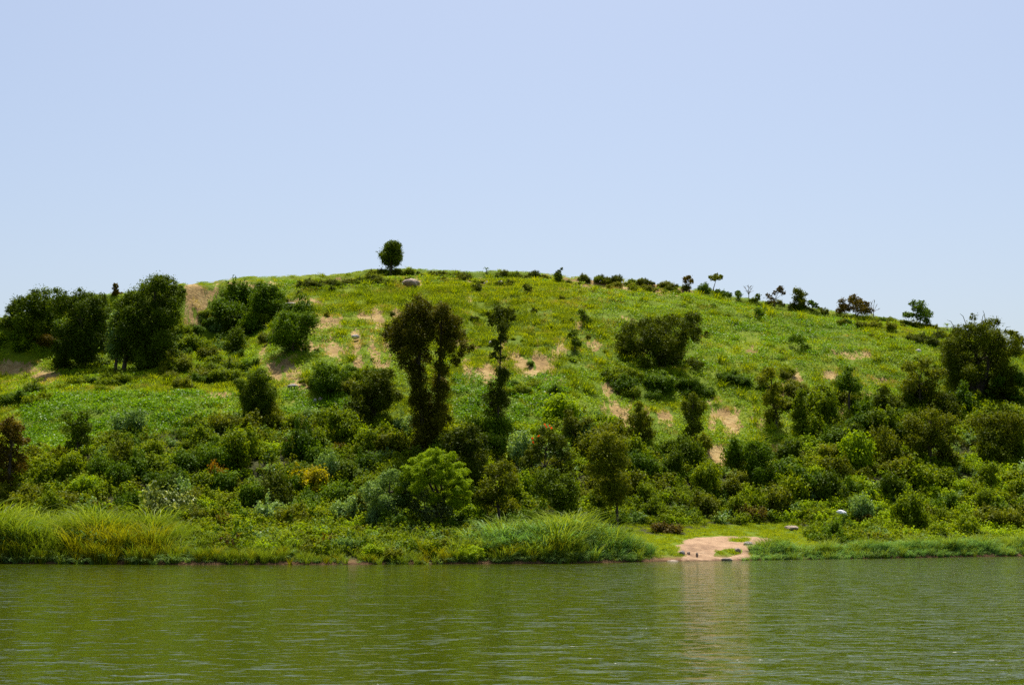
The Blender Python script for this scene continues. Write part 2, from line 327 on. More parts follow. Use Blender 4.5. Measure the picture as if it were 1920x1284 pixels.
# ------------------------------------------------------------------ countless growth: one object, prototypes and points in its own mesh
def scatter(name, protos, P, rot, scl, idx, label, cat):
    V, F3, vv, pid, mi, o, mats = [], [], [], [], [], 0, []
    for k, (pv, pf, pw, mat) in enumerate(protos):
        if mat not in mats: mats.append(mat)
        V.append(pv); F3.append(pf + o); vv.append(pw); pid.append(np.full(len(pf), k + 1)); mi.append(np.full(len(pf), mats.index(mat))); o += len(pv)
    npv = o; V.append(P); V = np.concatenate(V); n = len(V)
    isp = np.zeros(n, bool); isp[npv:] = True
    R = np.zeros((n, 3), np.float32); R[npv:] = rot; S = np.ones(n, np.float32); S[npv:] = scl; I = np.zeros(n, np.int32); I[npv:] = idx
    me = new_mesh(name, V, np.concatenate(F3), mats, {'v': ('FACE', 'FLOAT', np.concatenate(vv).astype(np.float32)), 'pid': ('FACE', 'INT', np.concatenate(pid).astype(np.int32)),
                  'is_point': ('POINT', 'BOOLEAN', isp), 'rot': ('POINT', 'FLOAT_VECTOR', R), 'scl': ('POINT', 'FLOAT', S), 'idx': ('POINT', 'INT', I)}, np.concatenate(mi))
    ob = tag(link(name, me), label, cat, kind='stuff')
    g = bpy.data.node_groups.new(name + '_growth', 'GeometryNodeTree')
    g.interface.new_socket('Geometry', in_out='INPUT', socket_type='NodeSocketGeometry'); g.interface.new_socket('Geometry', in_out='OUTPUT', socket_type='NodeSocketGeometry')
    N = g.nodes; L = g.links; gi = N.new('NodeGroupInput'); go = N.new('NodeGroupOutput')
    def na(nm, t):
        a = N.new('GeometryNodeInputNamedAttribute'); a.data_type = t; a.inputs['Name'].default_value = nm; return a.outputs['Attribute']
    sp = N.new('GeometryNodeSeparateGeometry'); sp.domain = 'POINT'; L.new(gi.outputs[0], sp.inputs[0]); L.new(na('is_point', 'BOOLEAN'), sp.inputs[1])
    g2i = N.new('GeometryNodeGeometryToInstance')
    for k in range(len(protos) - 1, -1, -1):
        s2 = N.new('GeometryNodeSeparateGeometry'); s2.domain = 'FACE'; L.new(sp.outputs[1], s2.inputs[0])
        c = N.new('FunctionNodeCompare'); c.data_type = 'INT'; c.operation = 'EQUAL'; L.new(na('pid', 'INT'), c.inputs[2]); c.inputs[3].default_value = k + 1
        L.new(c.outputs[0], s2.inputs[1]); L.new(s2.outputs[0], g2i.inputs[0])
    ip = N.new('GeometryNodeInstanceOnPoints'); L.new(sp.outputs[0], ip.inputs['Points']); L.new(g2i.outputs[0], ip.inputs['Instance'])
    ip.inputs['Pick Instance'].default_value = True; L.new(na('idx', 'INT'), ip.inputs['Instance Index'])
    L.new(na('rot', 'FLOAT_VECTOR'), ip.inputs['Rotation']); L.new(na('scl', 'FLOAT'), ip.inputs['Scale']); L.new(ip.outputs[0], go.inputs[0])
    md = ob.modifiers.new('growth', 'NODES'); md.node_group = g
    return ob

# ------------------------------------------------------------------ the hill
def build_terrain():
    s = np.concatenate([np.linspace(-1.2, -.42, 40)[:-1], np.arange(-.42, .42, .0021), np.linspace(.42, 1.2, 40)])
    Y = np.concatenate([np.linspace(60, 114, 8)[:-1], np.arange(114, 150, .4), np.arange(150, 275, .5), np.linspace(275, 1500, 60) ])
    S, YY = np.meshgrid(s, Y); X = S * YY; Z = ground(X, YY); so = soil_at(X, YY, Z); be = beach_at(X, YY, Z)
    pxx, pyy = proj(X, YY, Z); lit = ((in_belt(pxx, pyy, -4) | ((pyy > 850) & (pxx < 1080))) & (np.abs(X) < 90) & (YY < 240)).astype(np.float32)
    Z = Z - .35 * np.clip(so, 0, 1) * sstep(.0, .3, so) + .12 * be * fbm(X * 1.3, YY * 1.1, 44)
    ny, nx = X.shape; V = np.stack([X, YY, Z], -1).reshape(-1, 3)
    i = np.arange(nx - 1)[None, :] + np.arange(ny - 1)[:, None] * nx; i = i.ravel()
    F = np.stack([i, i + 1, i + nx + 1, i + nx], 1)
    m, nt, p, out = nodes('hillside_ground')
    so_a = attr(nt, 'soil'); be_a = attr(nt, 'beach')
    nb = noise_node(nt, .05, 5); nf = noise_node(nt, 1.6, 8, .65); nm = noise_node(nt, .35, 6, .6)
    turf = ramp(nt, math_(nt, 'ADD', math_(nt, 'MULTIPLY', nb, .6), math_(nt, 'MULTIPLY', nf, .4)), [(.32, (.06, .105, .003)), (.5, (.125, .18, .004)), (.68, (.20, .23, .006))])
    earth = ramp(nt, math_(nt, 'ADD', math_(nt, 'MULTIPLY', nm, .5), math_(nt, 'MULTIPLY', nf, .5)), [(.3, (.15, .085, .035)), (.5, (.34, .225, .08)), (.66, (.50, .38, .17))])
    sand = ramp(nt, math_(nt, 'ADD', math_(nt, 'MULTIPLY', nm, .5), math_(nt, 'MULTIPLY', nf, .5)), [(.34, (.17, .10, .06)), (.5, (.37, .235, .135)), (.68, (.50, .34, .21))])
    gq = nt.nodes.new('ShaderNodeNewGeometry'); mq = nt.nodes.new('ShaderNodeMapping'); mq.inputs['Scale'].default_value = (2.2, .45, .5); nt.links.new(gq.outputs['Position'], mq.inputs[0]); ns = noise_node(nt, 1.0, 7, .65, mq.outputs[0])
    mf = math_(nt, 'ADD', so_a, math_(nt, 'MULTIPLY', math_(nt, 'SUBTRACT', ns, .5), 2.4))
    mf = ramp(nt, mf, [(.34, (0, 0, 0)), (.5, (1, 1, 1))])
    bf = ramp(nt, math_(nt, 'ADD', be_a, math_(nt, 'MULTIPLY', math_(nt, 'SUBTRACT', nf, .5), .8)), [(.38, (0, 0, 0)), (.48, (1, 1, 1))])
    gz = nt.nodes.new('ShaderNodeNewGeometry'); sx = nt.nodes.new('ShaderNodeSeparateXYZ'); nt.links.new(gz.outputs['Position'], sx.inputs[0])
    low = ramp(nt, math_(nt, 'ADD', sx.outputs[2], math_(nt, 'MULTIPLY', nf, .5)), [(.45, (1, 1, 1)), (.75, (0, 0, 0))])
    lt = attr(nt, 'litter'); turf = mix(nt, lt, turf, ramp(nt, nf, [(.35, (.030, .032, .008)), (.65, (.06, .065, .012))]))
    c = mix(nt, mf, turf, earth); c = mix(nt, low, c, (.20, .115, .05)); c = mix(nt, bf, c, sand)
    wet = ramp(nt, math_(nt, 'ADD', sx.outputs[2], math_(nt, 'MULTIPLY', nf, .35)), [(.22, (.42, .38, .34)), (.34, (1, 1, 1))]); c = mix(nt, 1.0, c, wet, 'MULTIPLY')
    nt.links.new(c, p.inputs['Base Color']); p.inputs['Roughness'].default_value = .95; p.inputs['Specular IOR Level'].default_value = .15
    bp = nt.nodes.new('ShaderNodeBump'); bp.inputs['Distance'].default_value = .35; bp.inputs['Strength'].default_value = .8
    nt.links.new(nf, bp.inputs['Height']); nt.links.new(bp.outputs[0], p.inputs['Normal'])
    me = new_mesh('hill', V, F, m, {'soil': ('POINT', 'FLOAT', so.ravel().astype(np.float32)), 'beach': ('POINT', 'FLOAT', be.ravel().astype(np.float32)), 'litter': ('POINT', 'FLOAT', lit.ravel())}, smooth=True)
    tag(link('hill', me), 'long green hillside rising from the lake to a rounded ridge', kind='structure')
def build_water():
    V = np.array([(-2500, -800, 0), (2500, -800, 0), (2500, 3000, 0), (-2500, 3000, 0)], float)
    m, nt, p, out = nodes('lake_water')
    g = nt.nodes.new('ShaderNodeNewGeometry')
    def mp(sx, sy, rz=0):
        n = nt.nodes.new('ShaderNodeMapping'); n.inputs['Scale'].default_value = (sx, sy, 1); n.inputs['Rotation'].default_value = (0, 0, rz)
        nt.links.new(g.outputs['Position'], n.inputs[0]); return n.outputs[0]
    w1 = noise_node(nt, 1.0, 3, .5, mp(.55, .85, .12)); w2 = noise_node(nt, 1.0, 3, .55, mp(1.5, 2.1, -.16)); w3 = noise_node(nt, 1.0, 2, .5, mp(3.5, 5.5, .25))
    sx = nt.nodes.new('ShaderNodeSeparateXYZ'); nt.links.new(g.outputs['Position'], sx.inputs[0])
    # the breeze reaches the open right side and the near left, the bay under the tall trees is calmer
    gust = noise_node(nt, 1.0, 3, .55, mp(.05, .035))
    r_ = math_(nt, 'DIVIDE', sx.outputs[0], math_(nt, 'MAXIMUM', sx.outputs[1], 8.0))
    rr = nt.nodes.new('ShaderNodeMapRange'); rr.inputs[1].default_value = -.02; rr.inputs[2].default_value = .34; rr.inputs[3].default_value = 0; rr.inputs[4].default_value = .55
    rx = math_(nt, 'MULTIPLY', sx.outputs[0], .038); nt.links.new(rx, rr.inputs[0])
    amp = math_(nt, 'ADD', math_(nt, 'MULTIPLY', ramp(nt, gust, [(.35, (.3, .3, .3)), (.65, (1, 1, 1))]), .55), rr.outputs[0])
    soft = math_(nt, 'ADD', math_(nt, 'MULTIPLY', w1, .14), math_(nt, 'ADD', math_(nt, 'MULTIPLY', w2, .05), math_(nt, 'MULTIPLY', w3, .008)))
    def crest(w, lv):
        q = math_(nt, 'MAXIMUM', math_(nt, 'SUBTRACT', w, lv), 0); return math_(nt, 'MULTIPLY', math_(nt, 'POWER', q, 1.4), 1.0)
    lv = math_(nt, 'SUBTRACT', .645, math_(nt, 'MULTIPLY', amp, .125))
    cr = math_(nt, 'ADD', math_(nt, 'MULTIPLY', crest(w2, lv), 2.0), math_(nt, 'MULTIPLY', crest(w1, lv), 3.0))
    h = math_(nt, 'ADD', math_(nt, 'MULTIPLY', soft, math_(nt, 'ADD', .8, math_(nt, 'MULTIPLY', amp, .3))), math_(nt, 'MULTIPLY', cr, math_(nt, 'ADD', .55, math_(nt, 'MULTIPLY', amp, .45))))
    bp = nt.nodes.new('ShaderNodeBump'); bp.inputs['Distance'].default_value = .45; bp.inputs['Strength'].default_value = 1
    nt.links.new(h, bp.inputs['Height']); nt.links.new(bp.outputs[0], p.inputs['Normal'])
    murk = noise_node(nt, .02, 3)
    nt.links.new(ramp(nt, murk, [(.3, (.040, .057, .0010)), (.7, (.050, .068, .0010))]), p.inputs['Base Color'])
    p.inputs['Roughness'].default_value = .09; p.inputs['IOR'].default_value = 1.26
    tag(link('water', new_mesh('water', V, np.array([[0, 1, 2, 3]]), m)), 'murky green lake with small wind ripples', kind='structure')
build_water()

# ------------------------------------------------------------------ where plants grow
def band(px, pts):
    a = np.array(pts, float); return np.interp(px, a[:, 0], a[:, 1])
BELT_TOP = [(-100, 850), (0, 850), (100, 842), (180, 832), (230, 816), (330, 800), (420, 785), (500, 785), (620, 785), (680, 785), (850, 800), (960, 812), (1010, 800), (1080, 775),
            (1180, 805), (1230, 840), (1300, 838), (1360, 872), (1400, 845), (1460, 858), (1500, 815), (1560, 790), (1640, 775), (1700, 755), (1800, 755), (1920, 775), (2050, 780)]
BELT_BOT = [(-100, 985), (0, 985), (300, 1000), (640, 1020), (900, 1010), (1090, 985), (1180, 1003), (1280, 1004), (1330, 985), (1450, 980), (1500, 985), (1530, 1020), (1600, 1026), (2050, 1020)]
def in_belt(px, py, pad=0):
    return (py > band(px, BELT_TOP) - pad) & (py < band(px, BELT_BOT))

build_terrain()
# meadow: grass, herbs and dry grass
def grass_patch(n, r, h, w, mat):
    x = rng.uniform(-r, r, n); y = rng.uniform(-r, r, n); a = rng.uniform(0, 2 * pi, n); H = h * rng.uniform(.5, 1.3, n); ln = rng.uniform(.4, 1.3, n) * H
    dx, dy = np.cos(a), np.sin(a); b = np.stack([-dy, dx, 0 * a], 1) * (w / 2)
    B = np.stack([x, y, 0 * x - .04], 1); Mi = B + np.stack([dx * ln * .35, dy * ln * .35, H * .62], 1); T = B + np.stack([dx * ln, dy * ln, H], 1)
    V = np.stack([B - b, Mi - b * .8, T, Mi + b * .8, B + b], 1).reshape(-1, 3)
    i = np.arange(n)[:, None] * 5
    F = np.concatenate([i + np.array([[0, 1, 3, 4]]), i + np.array([[1, 2, 3, 3]])])
    # second face is a triangle written as a thin quad: use kite tip instead
    V2 = V.copy(); F = i + np.array([[0, 1, 2, 3]])
    return V2, F, rng.random(n), mat
def herb_patch(n, r, h, leaf, mat, up=.8):
    C = np.stack([rng.uniform(-r, r, n), rng.uniform(-r, r, n), h * rng.random(n) ** .7], 1)
    N = rng.normal(size=(n, 3)) * .5 + [0, 0, up]; N /= np.linalg.norm(N, axis=1, keepdims=True)
    V, F, v = kites(C, N, leaf * rng.uniform(.6, 1.4, n), .6); return V, F, v, mat
meadow_protos = [grass_patch(90, .85, .42, .085, M['grass']) for _ in range(3)] + [herb_patch(60, .85, .4, .20, M['herb']) for _ in range(3)] + [grass_patch(60, .8, .4, .08, M['dry'])] \
    + [herb_patch(75, .8, .55, .24, M['crop']) for _ in range(2)] + [grass_patch(70, .6, .9, .10, M['grass'])]
def sow(n_per_m2, y0, y1, s0=-.40, s1=.40):
    n = int((y1 ** 2 - y0 ** 2) / 2 * (s1 - s0) * n_per_m2)
    Y = np.sqrt(rng.uniform(y0 ** 2, y1 ** 2, n)); s = rng.uniform(s0, s1, n); return s * Y, Y
def build_meadow():
    X, Y = sow(.95, 118, 276); Z = ground(X, Y); px, py = proj(X, Y, Z)
    so = soil_at(X, Y, Z); be = beach_at(X, Y, Z)
    keep = (Z > .25) & ~in_belt(px, py, -12) & (be < .3)
    keep &= ~((so > .3) & (rng.random(len(X)) < .85)) & ((so < .15) | (rng.random(len(X)) > so * .9))
    low = (Z < 3.3) & (py > 900); keep &= ~(low & (px < 1060)) & ~(low & (px > 1560))
    X, Y, Z, px, py, so, low = (a[keep] for a in (X, Y, Z, px, py, so, low))
    n = len(X); r = rng.random(n); idx = rng.integers(0, 3, n)
    herbz = sstep(.35, .65, .5 + .9 * fbm(X * .035, Y * .04, 51) + .35 * (px > 1080) - .1)
    idx = np.where(r < herbz * .8, rng.integers(3, 6, n), idx)
    dryz = np.clip(so * 1.6, 0, .75) + .45 * sstep(.05, .45, fbm(X * .05, Y * .07, 61)) * (px < 1150) + .05
    crop = (px > 40) & (px < 450) & (py > 738) & (py < 850) | (px > 530) & (px < 660) & (py > 725) & (py < 780) | (px > 850) & (px < 1060) & (py > 705) & (py < 800) | (px > 1180) & (px < 1600) & (py > 600) & (py < 690) & (rng.random(n) < .25)
    idx = np.where(~crop & (rng.random(n) < dryz * .55), 6, idx); idx = np.where(crop & (rng.random(n) < .85), rng.integers(7, 9, n), idx)
    idx = np.where(~crop & (rng.random(n) < .03), 9, idx)
    scl = rng.uniform(.7, 1.25, n) * np.where(py < band(px, RIDGE) + 9, .55, 1); idx = np.where(low, rng.integers(0, 3, n), idx); scl = np.where(low, scl * .45, scl)
    P = np.stack([X, Y, Z], 1); rot = rot_from(normal_at(X, Y), rng.uniform(0, 2 * pi, n))
    X2, Y2 = sow(1.6, 118, 172, -.02, .25); Z2 = ground(X2, Y2); px2, py2 = proj(X2, Y2, Z2)
    k = (Z2 > .2) & (Z2 < 4) & (px2 > 1050) & (px2 < 1620) & (beach_at(X2, Y2, Z2) < .35) & (py2 > 960)
    X2, Y2, Z2 = X2[k], Y2[k], Z2[k]; m = len(X2)
    scatter('meadow_grass', meadow_protos, np.concatenate([P, np.stack([X2, Y2, Z2], 1)]), np.concatenate([rot, rot_from(normal_at(X2, Y2), rng.uniform(0, 6.28, m))]),
            np.concatenate([scl, rng.uniform(.3, .5, m)]), np.concatenate([idx, rng.integers(0, 3, m)]),
            'yellow green grass and low herbs covering the open hillside', 'grass')
build_meadow()

# ------------------------------------------------------------------ shrub prototypes (radius about 1, standing on z = 0)
def shrub_mesh(name, mat, leaf=.125, n=20, squash=.85, dens=1.5, aspect=.6, spread=.7, up=.6):
    bl = []
    for _ in range(n):
        a = rng.uniform(0, 2 * pi); rr = spread * math.sqrt(rng.random()); h = rng.uniform(.15, 1.0) * math.sqrt(max(.05, 1 - rr * rr)) * squash
        r = rng.uniform(.16, .42); h *= rng.uniform(.8, 1.2); bl.append((rr * cos(a), rr * sin(a), h, r * rng.uniform(.8, 1.2), r * rng.uniform(.8, 1.2), r * rng.uniform(.7, 1.0)))
    for _ in range(5):                                # a few sprigs standing out of the mass
        a = rng.uniform(0, 2 * pi); rr = rng.uniform(.2, .95); bl.append((rr * cos(a), rr * sin(a), squash * rng.uniform(.7, 1.35) * math.sqrt(1.02 - rr * rr), .11, .11, rng.uniform(.14, .3)))
    V, F, v = blob_leaves(bl, leaf, dens, up, aspect, loose=.3); V[:, 2] = np.maximum(V[:, 2], -.2)
    return new_mesh(name, V, F, M[mat], {'v': ('FACE', 'FLOAT', v.astype(np.float32))})
SH = {k: [shrub_mesh(k + '_shrub', k, **kw) for _ in range(c)] for k, c, kw in [
    ('mid', 6, {}), ('deep', 5, {}), ('olive', 4, {}), ('bright', 3, {}), ('dark', 3, {}), ('grey', 3, dict(leaf=.12)), ('pale', 2, dict(leaf=.17, dens=.8)),
    ('yellow', 1, {}), ('orange', 1, {}), ('brown', 2, {}), ('darkolive', 2, dict(leaf=.11, squash=1.0))]}
def mesh_arrays(me):
    n = len(me.vertices); V = np.zeros(n * 3, np.float32); me.vertices.foreach_get('co', V); F = np.zeros(len(me.loops), np.int32); me.loops.foreach_get('vertex_index', F)
    v = np.zeros(len(me.polygons), np.float32); me.attributes['v'].data.foreach_get('value', v); return V.reshape(-1, 3), F.reshape(-1, 4), v
def mini(mat, leaf=.185, n=6, dens=1.0, **kw):
    me = shrub_mesh('t', mat, leaf=leaf, n=n, dens=dens, **kw); a = mesh_arrays(me); bpy.data.meshes.remove(me); return (*a, M[mat])

# undergrowth: the leafy filling between the shrubs
def build_undergrowth():
    protos = [mini('mid'), mini('mid'), mini('deep'), mini('olive'), mini('bright'), mini('deep'), mini('grey', .2), mini('brown')]
    X, Y = sow(1.1, 120, 225); Z = ground(X, Y); px, py = proj(X, Y, Z)
    k = (in_belt(px, py) | ((px < 330) & (py > 845) & (py < 1040)) | ((px >= 330) & (px < 1090) & (py > 960) & (py < 1046))) & (Z > .4) & (beach_at(X, Y, Z) < .2) & (soil_at(X, Y, Z) < .45)
    k &= ~((py > 985) & (px > 1120) & (px < 1520))
    X, Y, Z = X[k], Y[k], Z[k]; n = len(X); w = .5 + .9 * fbm(X * .05, Y * .05, 71) + rng.normal(0, .16, n)
    idx = np.select([w < .25, w < .5, w < .62, w < .85], [rng.choice([2, 5], n), rng.integers(0, 2, n), np.full(n, 3), rng.choice([4, 0, 1], n)], 4)
    idx = np.where(rng.random(n) < .05, 6, idx); idx = np.where(rng.random(n) < .01, 7, idx)
    scatter('undergrowth', protos, np.stack([X, Y, Z - .1], 1), np.stack([0 * X, 0 * X, rng.uniform(0, 6.28, n)], 1), rng.uniform(.5, 1.35, n), idx,
            'dense leafy undergrowth filling the gaps between the shrubs', 'undergrowth')
build_undergrowth()

# ------------------------------------------------------------------ reeds and bank plants
def reed_clump(n, r, h, w, mat, droop=.35, lean=.25):
    Vs, Fs, o = [], [], 0
    a = rng.uniform(0, 2 * pi, n); rr = r * np.sqrt(rng.random(n)); x, y = rr * np.cos(a), rr * np.sin(a)
    H = h * rng.uniform(.45, 1.1, n); d = a + rng.normal(0, .7, n); dx, dy = np.cos(d), np.sin(d); f = rng.uniform(0, 2 * pi, n)
    bx, by = np.cos(f) * w / 2, np.sin(f) * w / 2
    ts = [0, .4, .75, 1]; rows = []
    for t in ts:
        out = H * (lean * t + droop * t ** 3); zz = H * (t - .35 * droop * t ** 4 * 2); ww = (1 - t * .8)
        c = np.stack([x + dx * out, y + dy * out, zz], 1); b = np.stack([bx, by, 0 * bx], 1) * ww; rows += [c - b, c + b]
    V = np.stack(rows, 1).reshape(-1, 3); i = np.arange(n)[:, None] * 8
    F = np.concatenate([i + np.array([[k, k + 1, k + 3, k + 2]]) for k in (0, 2, 4)]); v = np.tile(rng.random(n), 3)
    return V, F, v, mat
REEDH = [(-100, 1.0), (0, 1.0), (60, .85), (120, .9), (200, 1.0), (320, .85), (360, .6), (430, .6), (500, .65), (640, .6), (720, .55), (820, .62), (900, .75), (970, .95), (1060, 1.0), (1110, .7), (1160, .6), (1210, .4), (1240, .25),
         (1400, .3), (1460, .42), (1560, .42), (1700, .42), (2050, .5)]
def build_reeds():
    P1 = [reed_clump(60, .6, 3.4, .105, M['reed']) for _ in range(4)] + [reed_clump(42, .5, 2.6, .13, M['bluereed'], .6) for _ in range(3)] + [reed_clump(60, .5, 3.1, .10, M['goldreed'], .3) for _ in range(2)] + [reed_clump(40, .5, 1.6, .14, M['grey'], .8, .5) for _ in range(2)]
    s = rng.uniform(-.37, .37, 9000); X0 = s * 125; ys = shoreY(s)
    px0 = 960 + s * FPX
    dep = np.where(px0 < 340, 9, np.where(px0 < 1110, 7.5, np.where(px0 < 1240, 5.5, 4.0)))
    Y = ys - .1 + dep * rng.random(9000) ** 1.0; X = s * Y; Z = ground(X, Y); px, py = proj(X, Y, Z)
    bi = .5 + .8 * fbm(X * .09, Y * .2, 81) + rng.normal(0, .12, 9000)
    k = (Z > -.12) & ~((px > 1222) & (px < 1392)) & (beach_at(X, Y, Z) < .35) & (rng.random(9000) < np.where(px < 1240, .5, .62))
    thin = (px > 340) & (px < 860) & (Y > ys + 1.5); k &= ~(thin & (rng.random(9000) < .9)) & ((fbm(X * .3, Y * .6, 95) > -.28) | (rng.random(9000) < .3) | (Y < ys + 1.6))
    X, Y, Z, px, py, bi = (q[k] for q in (X, Y, Z, px, py, bi)); n = len(X); front = (Y - shoreY(X / Y)) < 1.6
    idx = rng.integers(0, 4, n)
    idx = np.where(bi > .72, rng.integers(4, 7, n), idx)
    blue = ((px > 1090) & (px < 1230)) | (px > 1390); idx = np.where(blue & (rng.random(n) < .75), rng.integers(4, 7, n), idx)
    gold = ((px > 120) & (px < 290) & (Y < shoreY(X / Y) + 4) & (rng.random(n) < .7)) | ((px > 790) & (px < 835) & (rng.random(n) < .7)); idx = np.where(gold, rng.integers(7, 9, n), idx)
    idx = np.where(front & (rng.random(n) < .45), rng.integers(9, 11, n), idx)
    idx = np.where(front & ~blue & (rng.random(n) < .15), 7, idx)
    hs = np.where((px > 340) & (px < 880), .8, 1.08) * band(px, REEDH) * np.clip(1 + .95 * fbm(X * .33, Y * .5, 91, 3), .5, 1.3); hs = np.where(front, hs * .55 + .08, hs) * rng.uniform(.65, 1.1, n)
    hs = np.where((idx >= 9), np.minimum(hs, .62), hs); hs = np.where((rng.random(n) < .1) & ~front & (idx < 7) & (px < 950), hs * 1.25, hs)
    scatter('reed_bed', P1, np.stack([X, Y, np.maximum(Z, -.02) - .05], 1), np.stack([rng.normal(0, .06, n), rng.normal(0, .06, n), rng.uniform(0, 6.28, n)], 1), hs.astype(np.float32), idx,
            'tall reeds and grasses lining the edge of the lake', 'reeds')
build_reeds()

# ------------------------------------------------------------------ trees
LAND = []                                             # landmarks for the shrub labels: (px, py, words)
def to_m(px, py, Y):
    s, e = ray(px, py); return np.array([float(s) * Y, Y, EYE + float(e) * Y])
def tree(name, label, cat, base, blobs, mat, trunk='bark', leaf_px=3.2, dens=1.2, stems=1, group=None, aspect=.5, depth=.75, up=.35, tw=None, path=None, landmark=None, extra=None, skirt=0, inner=.25, fat=1.12, Yoff=0, flat=.95, loose=.32):
    """a tree standing where the ray through its foot meets the ground; blobs are lobes of its crown in picture units, turned into metres at that distance"""
    bx, by, bz = at(*base); Yb = by + Yoff
    if Yoff: bx = bx / by * Yb; by = Yb; bz = float(ground(np.array([bx]), np.array([by]))[0])
    mpp = by / FPX; O = np.array([bx, by, bz])
    root = tag(bpy.data.objects.new(name, None), label, cat, group); COL.objects.link(root); root.location = O; root.empty_display_size = .3
    blobs = list(blobs)
    if skirt:                                         # foliage hanging down to the ground
        x0, x1 = min(b[0] for b in blobs) + 8, max(b[0] for b in blobs) - 8; ylow = max(b[1] for b in blobs)
        for _ in range(skirt):
            blobs.append((random.uniform(x0, x1), random.uniform(min(ylow - 25, base[1] - 20), base[1] - 4), random.uniform(9, 15)))
    B = []; xs = [b[0] for b in blobs]; W = (max(xs) - min(xs) + 20) * mpp * .5
    cx = (max(xs) + min(xs)) / 2
    for b in blobs:
        c = to_m(b[0], b[1], by) - O; r = b[2] * mpp * fat; off = max(0, 1 - ((b[0] - cx) * mpp / (W + 1e-6)) ** 2) ** .5 * W * depth
        c[1] += rng.uniform(-1, 1) * off * .8
        B.append((*c, r * 1.02, r * rng.uniform(.9, 1.2), r * flat, b[3] if len(b) > 3 else 1))
        if r > 4 * mpp and len(b) < 4:               # a twin lobe behind or in front keeps the crown as deep as it is wide
            c2 = c.copy(); c2[1] += rng.choice([-1, 1]) * off * .9 + rng.normal(0, .2); c2[0] += rng.normal(0, r * .3); c2[2] += rng.normal(-.1, .25) * r
            B.append((*c2, r * .85, r * .85, r * .8, 1))
    B2 = []
    for b in B:                                       # break each lobe into a few smaller clumps
        B2.append(b)
        for _ in range(6):
            q = rng.normal(size=3); q /= np.linalg.norm(q); k = rng.uniform(.18, .5)
            B2.append((b[0] + q[0] * b[3] * 1.0, b[1] + q[1] * b[4] * 1.0, b[2] + abs(q[2]) * b[5] * .95 if rng.random() < .7 else b[2] + q[2] * b[5] * .8, b[3] * k, b[4] * k, b[5] * k, b[6] * rng.uniform(.5, 1.3)))
    V, F, v = blob_leaves(B2, leaf_px * 1.2 * mpp, dens, up, max(aspect, .42), inner, loose)
    gz = float(-.4); V[:, 2] = np.maximum(V[:, 2], gz + .05 * rng.random(len(V)))
    link('crown', new_mesh('crown', V, F, M[mat], {'v': ('FACE', 'FLOAT', v.astype(np.float32))}), root)
    # trunk and limbs
    H = max(b[2] for b in B); tw_ = (tw * mpp if tw else H * .035); parts = []
    if path is None:
        top = min(B, key=lambda b: abs(b[0] - np.mean([q[0] for q in B])) - .15 * b[2])
        path_m = wobble((0, 0, -.25), (np.clip(top[0] * .8, -.18 * H, .18 * H), top[1] * .4, top[2] * .9), 7, H * .02)
    else:
        path_m = np.array([to_m(x, y, by) - O for x, y in path]); path_m[0][2] -= .25
    for st in range(stems):
        pm = path_m.copy()
        if st: pm += np.linspace(0, 1, len(pm))[:, None] * rng.normal(size=3) * [W * .22, W * .3, 0] + rng.normal(size=3) * [tw_, tw_, 0]
        parts.append(tube(pm, np.linspace(tw_, tw_ * .25, len(pm)), 7))
    for b in sorted(B, key=lambda q: -q[3])[:12]:
        z = b[2]; k = int(np.clip(np.searchsorted(path_m[:, 2], z * .75), 1, len(path_m) - 1)); p0 = path_m[k - 1] * .5 + path_m[k] * .5
        parts.append(tube(wobble(p0, b[:3], 4, .06 * H * .3), [tw_ * .4, tw_ * .3, tw_ * .2, tw_ * .1], 5))
    TV, TF = cat_meshes(parts); link('trunk', new_mesh('trunk', TV, TF, M[trunk], smooth=True), root)
    if extra: extra(root, O, by, mpp)
    LAND.append((np.mean(xs), np.mean([b[1] for b in blobs]), landmark or None))
    return root

tree('lone_tree', 'lone dark round tree standing alone on top of the ridge', 'tree', (733, 509),
     [(735, 461, 9), (727, 468, 9), (743, 467, 9), (730, 482, 13), (740, 482, 12), (733, 492, 9), (722, 480, 8), (748, 479, 7), (733, 472, 11), (724, 490, 6), (743, 491, 6)], 'dark', leaf_px=2.6, dens=1.5, tw=2.4, path=[(733, 510), (733, 500), (734, 480), (735, 465)], depth=.9)
tree('tall_tree', 'left of the two tall dark ragged trees in the middle of the slope', 'tree', (793, 848),
     [(787, 577, 13), (775, 585, 11), (800, 583, 10), (757, 597, 12), (735, 622, 12), (726, 632, 8), (752, 620, 13), (755, 638, 15), (780, 605, 17), (780, 628, 17), (742, 657, 10), (752, 677, 10), (772, 660, 14), (795, 645, 12), (777, 690, 13),
      (785, 715, 14), (787, 742, 15), (788, 768, 15), (790, 795, 16), (791, 822, 17), (776, 752, 9), (765, 645, 12), (800, 620, 11), (798, 665, 9), (772, 690, 10), (806, 600, 12), (804, 770, 9), (804, 800, 12), (802, 826, 14), (800, 742, 8)], 'cedar', leaf_px=3.2, dens=1.0, aspect=.3, up=.45, depth=.7, group='two tall dark trees on the slope', fat=1.22, flat=1.2, loose=.4, inner=.2,
     path=[(793, 850), (791, 790), (788, 720), (784, 660), (787, 600), (788, 580)], tw=4.5, landmark='the tall dark pair of trees')
